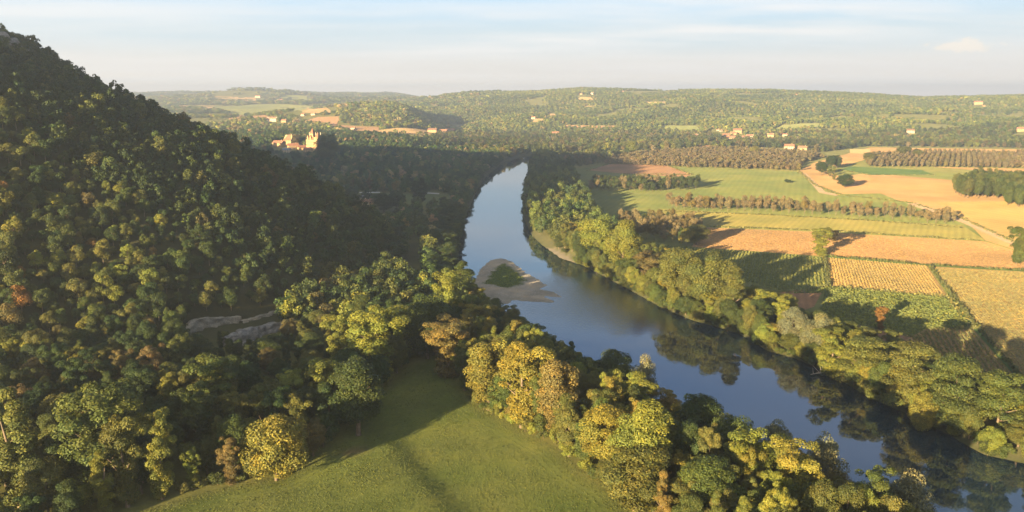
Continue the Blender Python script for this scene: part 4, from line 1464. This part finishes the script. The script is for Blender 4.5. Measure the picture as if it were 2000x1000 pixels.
for k_, (px_, py_) in enumerate(((380, 672), (438, 657), (500, 692), (532, 674), (556, 666), (590, 648), (620, 642))):
    x_, y_ = GT(px_, py_)
    e_ = link("bush", None)
    e_.location = (x_, y_, TZ(x_, y_) - .2)
    s_ = float(rng.uniform(.7, 1.25))
    e_.scale = (s_, s_, s_ * float(rng.uniform(.7, 1.1)))
    e_.rotation_euler = (0, 0, float(rng.uniform(0, 6)))
    tag(e_, "scrubby bush growing among the broken limestone faces on the slope", "bush", "bushes among the limestone faces")
    cm_, tm_ = KINDS['bush'][2][k_ % 6]
    link("trunk", tm_, e_)
    c_ = link("crown", cm_, e_)
    c_["tint"] = list(tint_of(pick([('deep green', 3), ('olive green', 3), ('ochre', 1)])))


# ------------------------------------------------------------------ buildings
def quad_win(w, h):
    b = MB()
    b.box(-w / 2, w / 2, -.04, .06, 0, h)
    return b


WIN_CACHE = {}


def window_parts(parent, spots, w, h):
    """spots: (x, y, z, yaw); each window its own mesh object"""
    k = (round(w, 1), round(h, 1))
    if k not in WIN_CACHE:
        WIN_CACHE[k] = quad_win(*k).mesh("window", M_PANE)
    for x, y, z, a in spots:
        o = link("window", WIN_CACHE[k], parent)
        o.location = (x, y, z)
        o.rotation_euler = (0, 0, a)


def gable_body(b, W, D, h, rh):
    w, d = W / 2, D / 2
    b.add([(-w, -d, -3), (w, -d, -3), (w, d, -3), (-w, d, -3), (-w, -d, h), (w, -d, h), (w, d, h), (-w, d, h), (-w, 0, h + rh), (w, 0, h + rh)],
          [(0, 1, 5, 4), (2, 3, 7, 6), (1, 2, 6, 9, 5), (3, 0, 4, 8, 7), (4, 5, 9, 8), (6, 7, 8, 9), (3, 2, 1, 0)])


def roof_mesh(b, W, D, h, rh, hip=0.0, ov=.45, th=.22):
    w, d = W / 2 + ov, D / 2 + ov
    e = h - ov * rh / (D / 2)
    r = w - hip * D / 2
    for dz in (.06,):
        lo = [(-w, -d, e + dz), (w, -d, e + dz), (w, d, e + dz), (-w, d, e + dz), (-r, 0, h + rh + dz), (r, 0, h + rh + dz)]
        hi = [(x, y, z + th) for x, y, z in lo]
        b.add(lo + hi, [(6, 7, 11, 10), (8, 9, 10, 11), (7, 8, 11), (9, 6, 10), (0, 4, 5, 1), (2, 5, 4, 3), (1, 5, 2), (3, 4, 0),
                        (0, 1, 7, 6), (1, 2, 8, 7), (2, 3, 9, 8), (3, 0, 6, 9)])


def house(px, py, wpx, label, group, yaw=-25, wall=None, roof=None, hip=0.0, ratio=.6, hk=.34, rk=.26, name="house", cat="house", plain_pos=False, chim=1, z_up=0):
    x, y = G(px, py) if plain_pos else GT(px, py)
    z = TZ(x, y) + z_up
    d = PX(x, y, z)[2]
    W = max(5.0, wpx * d / FOC)
    D = min(max(4.5, W * ratio), 13)
    h = min(max(3.0, W * hk), 8.0)
    rh = max(1.6, D * rk * 1.35)
    e = link(name, None)
    e.location = (x, y, z)
    e.rotation_euler = (0, 0, math.radians(yaw))
    tag(e, label, cat, group)
    b = MB()
    gable_body(b, W, D, h, rh - .12)
    b.obj("wall", wall or M_WALL, e)
    b = MB()
    roof_mesh(b, W, D, h, rh, hip)
    r = b.obj("roof", roof or M_ROOF, e)
    for k in range(chim):
        b = MB()
        cx = W * (.28 if k == 0 else -.3)
        b.box(cx - .4, cx + .4, .3, 1.1, h + rh * .5, h + rh + 1.1)
        b.box(cx - .5, cx + .5, .2, 1.2, h + rh + 1.1, h + rh + 1.25)
        b.obj("chimney", M_PALE, r)
    if d < 2600:
        n = 2 if W < 8 else 3 if W < 16 else 5
        fl = [h * .3] if h < 4.6 else [h * .12, h * .58]
        sp = []
        for zz in fl:
            for k in range(n):
                if zz == fl[0] and k == n // 2:
                    continue
                sp.append((W * ((k + .5) / n - .5), -D / 2, zz + .3, 0))
        sp.append((-W / 2, 0, h * .45, math.pi / 2))
        window_parts(e, sp, min(1.4, W * .09), 1.5)
        b = MB()
        b.box(-.6, .6, -D / 2 - .05, -D / 2 + .06, 0, 2.2)
        b.obj("door", M_WOOD, e)
    return e


VG = "houses below the chateau"
house(545, 287, 22, "long low house with reddish roof at the outer edge of the chateau hamlet", VG, -20)
house(566, 282, 20, "tall house with steep red-brown pyramid roof in the chateau hamlet", VG, -30, None, M_BROOF, 1.0, .75, .42, .55)
house(573, 291, 20, "house with lit gable in front of the steep-roofed tall house", VG, 30)
house(560, 298, 16, "low pale house at the lowest edge of the chateau hamlet", VG, -15, M_PALE, M_SLATE)
house(590, 293, 16, "gabled house between the tall house and the chateau", VG, 40)
house(602, 297, 16, "red-roofed house just below the chateau's front", VG, -20)
house(622, 294, 15, "low pink-roofed outbuilding at the foot of the chateau's round tower", VG, -10)
house(637, 276, 11, "cream building among trees behind the chateau", VG, -20, M_PALE)
FGp = "farmhouses on the rolling land"
house(533, 238, 20, "large farmhouse with bright orange hipped roof on the rolling land", FGp, -15, M_PALE, None, .8)
house(555, 239, 10, "small farmhouse beside the bright orange-roofed one", FGp, -10)
house(592, 227, 8, "tiny white house among hedges above the farmhouses", FGp, -25, M_PALE)
house(612, 225, 8, "pale house at the end of the brown sloping field", FGp, -10, M_PALE)
house(504, 191, 11, "pale big house on the skyline hill", FGp, -10, M_PALE)
house(549, 198, 9, "small white house below the skyline hill", FGp, -25, M_PALE)
house(690, 254, 9, "white house beside the brown orchard beyond the chateau", FGp, -20, M_PALE)
MG = "farm buildings beyond the shaded wood"
house(845, 260, 18, "long brown-roofed barn beyond the shaded wood", MG, -12, None, M_BROOF)
house(866, 262, 18, "red-roofed farmhouse beside the long brown-roofed barn", MG, -25)
house(882, 258, 12, "small farm building at the end of the farm beyond the shaded wood", MG, 10)
house(874, 256, 10, "house tucked behind the red-roofed farmhouse", MG, -30, M_PALE)
RG = "village houses at the foot of the broad hill"
for (px, py, w, lb, yw, hp, wl) in [
    (1357, 269, 13, "cream house standing apart at the near end of the village", -20, .8, M_PALE),
    (1402, 257, 5, "small white house above the village", -20, 0, M_PALE),
    (1408, 257, 5, "tiny white house beside the small one above the village", 15, 0, M_PALE),
    (1418, 270, 14, "large cream house at the heart of the village", -25, 0, None),
    (1428, 275, 17, "bright lit farmhouse at the front of the village", -30, 0, None),
    (1432, 265, 12, "red-roofed house at the village centre", -10, .6, None),
    (1440, 260, 16, "long yellow house at the back of the village", -5, 0, None),
    (1441, 275, 9, "gabled house next to the bright lit farmhouse", 30, 0, M_PALE),
    (1455, 272, 12, "low red-roofed house on the far side of the village", -20, 0, None),
    (1464, 271, 14, "wide house with pinkish roof on the far side of the village", -15, .5, M_PALE),
    (1471, 277, 11, "white-gabled house at the far corner of the village", 35, 0, M_PALE),
    (1505, 268, 13, "pyramid-roofed yellow house standing past the village", -25, 1.0, None),
    (1533, 266, 9, "small white house past the pyramid-roofed yellow one", -20, 0, M_PALE),
    (1402, 281, 5, "small white hut in front of the village", -10, 0, M_PALE),
    (1370, 291, 9, "low house at the edge of the brown orchard", -25, 0, M_PALE),
    (1382, 290, 9, "second low house at the edge of the brown orchard, nearer the village", -10, 0, M_PALE),
    (1298, 265, 7, "lone white gabled house near the river woods", 30, 0, M_PALE),
    (1085, 265, 14, "grey flat-looking house in the shadow of the river woods", -10, 0, M_PALE),
]:
    house(px, py, w, lb, RG, yw, wl, None, hp)
PG = "farm buildings on the plain"
house(1541, 292, 18, "red-roofed barn behind trees on the plain", PG, -12, M_PALE, None, 0, .7)
house(1567, 295, 17, "cream farmhouse beside the red-roofed barn on the plain", PG, -25, None, None, .5)
HGp = "scattered houses on the broad hill"
house(1135, 185, 5, "yellowish house near the top of the broad hill", HGp, -20)
house(1157, 185, 5, "white tower-like house near the top of the broad hill", HGp, -30, M_PALE, None, 1.0, .9, .6)
house(1217, 180, 4, "pink-roofed house on the crest of the broad hill", HGp, -20)
house(1555, 186, 4, "small house on the crest amid trees", HGp, -20)
house(1910, 204, 15, "big lit farm near the crest of the broad hill", HGp, -15)
house(1921, 209, 5, "annexe just below the big lit farm near the crest", HGp, -10)
house(1778, 260, 14, "white cottage at the foot of the broad hill", HGp, -20, M_PALE, M_BROOF)
house(1993, 257, 14, "cream house at the foot of the broad hill by the picture edge", HGp, -20)
house(1042, 233, 8, "white house on the lower broad hill above the river woods", HGp, -20, M_PALE)
SG = "buildings in the shaded valley"
house(711, 401, 14, "pale farmhouse with dark opening in the shaded valley", SG, 35, M_PALE, M_BROOF, 0, .8, .5, .3, plain_pos=True)
house(716, 391, 24, "barn with grey metal roof in the shaded valley", SG, 10, M_PALE, M_SLATE, 0, .6, .22, .2, "barn", "barn", True, 0)
house(734, 399, 24, "long brown-roofed barn beside the pale farmhouse in the shaded valley", SG, -8, None, M_BROOF, 0, .6, .22, .25, "barn", "barn", True, 0)
house(662, 371, 9, "small white shed among dark trees at the hill foot", SG, -10, M_PALE, M_SLATE, 0, .8, .4, .2, "shed", "shed", True, 0)
house(670, 371, 6, "tiny white shed beside the other one among dark trees", SG, -10, M_PALE, M_SLATE, 0, .8, .4, .2, "shed", "shed", True, 0)


def chateau():
    x, y = GT(612, 293)
    z = TZ(x, y)
    k = PX(x, y, z)[2] / FOC          # metres per pixel there
    e = link("chateau", None)
    e.location = (x, y, z)
    e.rotation_euler = (0, 0, math.radians(-24))
    tag(e, "cream stone chateau with steep brown roofs and a round tower above its hamlet", "castle")
    W, H = 21 * k, 24 * k

    def wall(name, x0, x1, y0, y1, h):
        b = MB()
        b.box(x0, x1, y0, y1, -4, h)
        return b.obj(name, M_WALL, e)

    def hip(name, x0, x1, y0, y1, h, rh, ridge=.25, ov=.4, mat=None):
        b = MB()
        cx, cy = (x0 + x1) / 2, (y0 + y1) / 2
        r = (x1 - x0) * ridge / 2
        b.add([(x0 - ov, y0 - ov, h + .05), (x1 + ov, y0 - ov, h + .05), (x1 + ov, y1 + ov, h + .05), (x0 - ov, y1 + ov, h + .05), (cx - r, cy, h + rh), (cx + r, cy, h + rh)],
              [(0, 1, 5, 4), (1, 2, 5), (2, 3, 4, 5), (3, 0, 4), (3, 2, 1, 0)])
        return b.obj(name, mat or M_BROOF, e)

    # main block, stair turret block, rear block
    wall("main_block", -.55 * W, .35 * W, -.3 * W, .35 * W, H * .82)
    r = hip("main_roof", -.55 * W, .35 * W, -.3 * W, .35 * W, H * .82, H * .42, .35)
    for cx in (-.35, -.05):
        b = MB()
        x0, x1 = (cx - .07) * W, (cx + .07) * W
        yy = -.3 * W - .15
        b.box(x0, x1, yy, yy + 3.2, H * .80, H * 1.02)
        b.add([(x0 - .2, yy - .1, H * 1.021), (x1 + .2, yy - .1, H * 1.021), ((x0 + x1) / 2, yy - .1, H * 1.2), (x0 - .2, yy + 4, H * 1.021), (x1 + .2, yy + 4, H * 1.021), ((x0 + x1) / 2, yy + 4, H * 1.2)],
              [(0, 1, 2), (5, 4, 3), (0, 2, 5, 3), (1, 4, 5, 2), (0, 3, 4, 1)])
        b.obj("dormer", M_WALL, r)
    wall("stair_tower", -.20 * W, .12 * W, -.12 * W, .28 * W, H * 1.32)
    hip("stair_tower_roof", -.20 * W, .12 * W, -.12 * W, .28 * W, H * 1.32, H * .48, .05)
    wall("side_wing", .36 * W, .78 * W, -.22 * W, .30 * W, H * .98)
    hip("side_wing_roof", .36 * W, .78 * W, -.22 * W, .30 * W, H * .98, H * .48, .05)
    # round tower with parapet
    b = MB()
    n, R = 20, .24 * W
    cx, cy = .66 * W, -.30 * W
    prof = [(R * 1.03, -4), (R, H * .2), (R, H * .93), (R * 1.12, H * .95), (R * 1.12, H * 1.06), (R * .96, H * 1.06), (R * .96, H * .99), (.01, H * .99)]
    v = [(cx + q * math.cos(6.2832 * i / n), cy + q * math.sin(6.2832 * i / n), zz) for q, zz in prof for i in range(n)]
    b.add(v, [(j * n + i, j * n + (i + 1) % n, (j + 1) * n + (i + 1) % n, (j + 1) * n + i) for j in range(len(prof) - 1) for i in range(n)])
    b.obj("round_tower", M_WALL, e)
    wall("front_wall", -.75 * W, 1.0 * W, -.72 * W, -.66 * W, H * .16)
    for cx_, cy_ in ((-.5, .2), (.3, .1), (.74, .24)):
        b = MB()
        b.box(cx_ * W - .5, cx_ * W + .5, cy_ * W - .5, cy_ * W + .5, H * .8, H * 1.42)
        b.obj("chimney", M_PALE, e)
    sp = [(q * W, -.3 * W, zz * H, 0) for q in (-.45, -.25, -.08, .1, .25) for zz in (.12, .36, .6)]
    sp += [(q * W, -.12 * W, zz * H, 0) for q in (-.04,) for zz in (.95, 1.14)]
    sp += [(q * W, -.22 * W, zz * H, 0) for q in (.42,) for zz in (.3, .55, .8)]
    sp += [(-.55 * W, q * W, zz * H, math.pi / 2) for q in (-.1, .15) for zz in (.3, .6)]
    window_parts(e, sp, 1.3, 2.2)


chateau()


# ------------------------------------------------------------------ dead branches lying on the far bank
def fallen_branches():
    x, y = G(1618, 728, .6)
    rs = random.Random(4)
    e = link("fallen_tree", None)
    e.location = (x, y, .6)
    tag(e, "pale dead tree fallen with bare branches into the water of the far bank", "fallen tree")
    pale = plain("dead_wood", (.36, .31, .25), .9, .2, 1)
    b = MB()
    b.tube([(3, 3, 1.6), (0, 0, .9), (-4, -1.5, .5), (-8, -2.2, .1)], [.34, .28, .2, .1], 7)
    b.obj("trunk", pale, e)
    for k in range(8):
        t = rs.uniform(.15, .9)
        o = Vector((-8 * t, -2.0 * t, .9 - .7 * t))
        d = Vector((rs.uniform(-2.6, .6), rs.uniform(-1.8, 2.0), rs.uniform(.4, 2.6)))
        b = MB()
        b.tube([o, o + d * .55, o + d + Vector((0, 0, rs.uniform(-.4, .5)))], [.12, .08, .03], 5)
        b.obj("branch", pale, e)


fallen_branches()

# ------------------------------------------------------------------ air, sky, sun, camera
def haze():
    b = MB()
    b.box(-5600, 7600, -1000, 7760, -4, HAZE_TOP)
    m = bpy.data.materials.new("haze")
    m.use_nodes = True
    nt = m.node_tree
    nt.nodes.remove(nt.nodes["Principled BSDF"])
    v = nnode(nt, 'ShaderNodeVolumePrincipled', Density=HAZE_D, Anisotropy=.5)
    v.inputs['Color'].default_value = (.80, .90, 1.0, 1)
    nt.links.new(v.outputs[0], nt.nodes['Material Output'].inputs['Volume'])
    tag(b.obj("haze", m), kind="stuff")


HAZE_D = 1.75e-4
HAZE_TOP = 212
haze()


def world():
    w = bpy.data.worlds.new("World")
    scene.world = w
    w.use_nodes = True
    nt = w.node_tree
    bg = nt.nodes['Background']
    sky = nnode(nt, 'ShaderNodeTexSky', sky_type='NISHITA', sun_disc=False, sun_elevation=SUN_EL, sun_rotation=SUN_AZ + math.pi,
                air_density=1.0, dust_density=1.2, ozone_density=1.6, altitude=100)
    tc = nnode(nt, 'ShaderNodeTexCoord').outputs['Generated']
    sx = nt.nodes.new('ShaderNodeSeparateXYZ')
    nt.links.new(tc, sx.inputs[0])
    zz = nnode_math(nt, 'MAXIMUM', sx.outputs[2], 0.0)
    zc = nnode_math(nt, 'ADD', zz, .055)
    cb = nt.nodes.new('ShaderNodeCombineXYZ')
    nt.links.new(nnode_math(nt, 'DIVIDE', sx.outputs[0], zc), cb.inputs[0])
    nt.links.new(nnode_math(nt, 'DIVIDE', sx.outputs[1], zc), cb.inputs[1])
    f = noise(nt, .42, 7, .58, cb.outputs[0], (.75, 1.5, 1, .18))
    cl = ramp(nt, f, [(.40, (0, 0, 0)), (.60, (1, 1, 1))])
    f2 = noise(nt, .13, 3, .5, cb.outputs[0], (1, 1.6, 1, .1))
    cl = nnode_math(nt, 'MULTIPLY', cl, ramp(nt, f2, [(.38, (.15, .15, .15)), (.62, (1, 1, 1))]))
    low = ramp(nt, zz, [(0, (1.0, .88, .78)), (.014, (.84, .77, .695)), (.035, (.68, .655, .62)), (.07, (.53, .61, .655)), (.115, (.43, .60, .745)), (.2, (.31, .53, .80)), (.34, (.10, .26, .60)), (.52, (.09, .17, .31)), (1, (.06, .115, .20))])
    low.node.color_ramp.interpolation = 'EASE'
    lowk = mixc(nt, 1.0, low, (SKYK, SKYK, SKYK), 'MULTIPLY')
    hz = ramp(nt, zz, [(0, (1, 1, 1)), (.16, (.92, .92, .92)), (1, (.8, .8, .8))])
    c = mixc(nt, hz, sky.outputs[0], lowk)
    c = mixc(nt, nnode_math(nt, 'MULTIPLY', cl, .85), c, (SKYK * .76, SKYK * .735, SKYK * .71))
    # a small sunlit cumulus low over the hills and a grey-blue streak beneath it
    ax, ay, az = ray(1880, 90)
    n_ = math.sqrt(ax * ax + ay * ay + az * az)
    d0 = (ax / n_, ay / n_, az / n_)
    vs = nnode(nt, 'ShaderNodeVectorMath', operation='SUBTRACT')
    nt.links.new(tc, vs.inputs[0])
    vs.inputs[1].default_value = d0
    mp = nnode(nt, 'ShaderNodeMapping')
    mp.inputs['Scale'].default_value = (24, 24, 110)
    nt.links.new(vs.outputs[0], mp.inputs[0])
    ln = nnode(nt, 'ShaderNodeVectorMath', operation='LENGTH')
    nt.links.new(mp.outputs[0], ln.inputs[0])
    pn = noise(nt, 85, 6, .65, tc, (1, 1, 1.8))
    q = nnode_math(nt, 'SUBTRACT', nnode_math(nt, 'MULTIPLY', pn, 2.2), ln.outputs['Value'])
    cm = ramp(nt, q, [(.30, (0, 0, 0)), (.55, (1, 1, 1))])
    c = mixc(nt, nnode_math(nt, 'MULTIPLY', cm, .8), c, (SKYK * .80, SKYK * .72, SKYK * .62))
    nt.links.new(c, bg.inputs[0])
    bg.inputs[1].default_value = SKY_STR


SKYK = 5.4
SKY_STR = .05
world()

sun = bpy.data.lights.new("sun", 'SUN')
sun.energy = 5.0
sun.angle = math.radians(.5)
sun.color = (1.0, .75, .43)
so = bpy.data.objects.new("sun", sun)
COL.objects.link(so)
dl = Vector((math.sin(SUN_AZ) * math.cos(SUN_EL), math.cos(SUN_AZ) * math.cos(SUN_EL), -math.sin(SUN_EL)))
so.rotation_euler = dl.to_track_quat('-Z', 'Y').to_euler()

cam = bpy.data.cameras.new("camera")
cam.sensor_width = 36
cam.lens = 36 * FOC / 2000
cam.clip_start = 1
cam.clip_end = 30000
co = bpy.data.objects.new("camera", cam)
COL.objects.link(co)
co.location = (0, 0, CAM_H)
co.rotation_euler = (math.pi / 2 - TILT, 0, 0)
scene.camera = co

scene.view_settings.view_transform = 'Standard'
scene.view_settings.look = 'None'
scene.view_settings.gamma = 1
scene.view_settings.exposure = EXPO if 'EXPO' in globals() else 2.38
scene.cycles.max_bounces = 8
scene.cycles.diffuse_bounces = 3
scene.cycles.transparent_max_bounces = 16
scene.cycles.volume_bounces = 0
scene.cycles.use_denoising = True
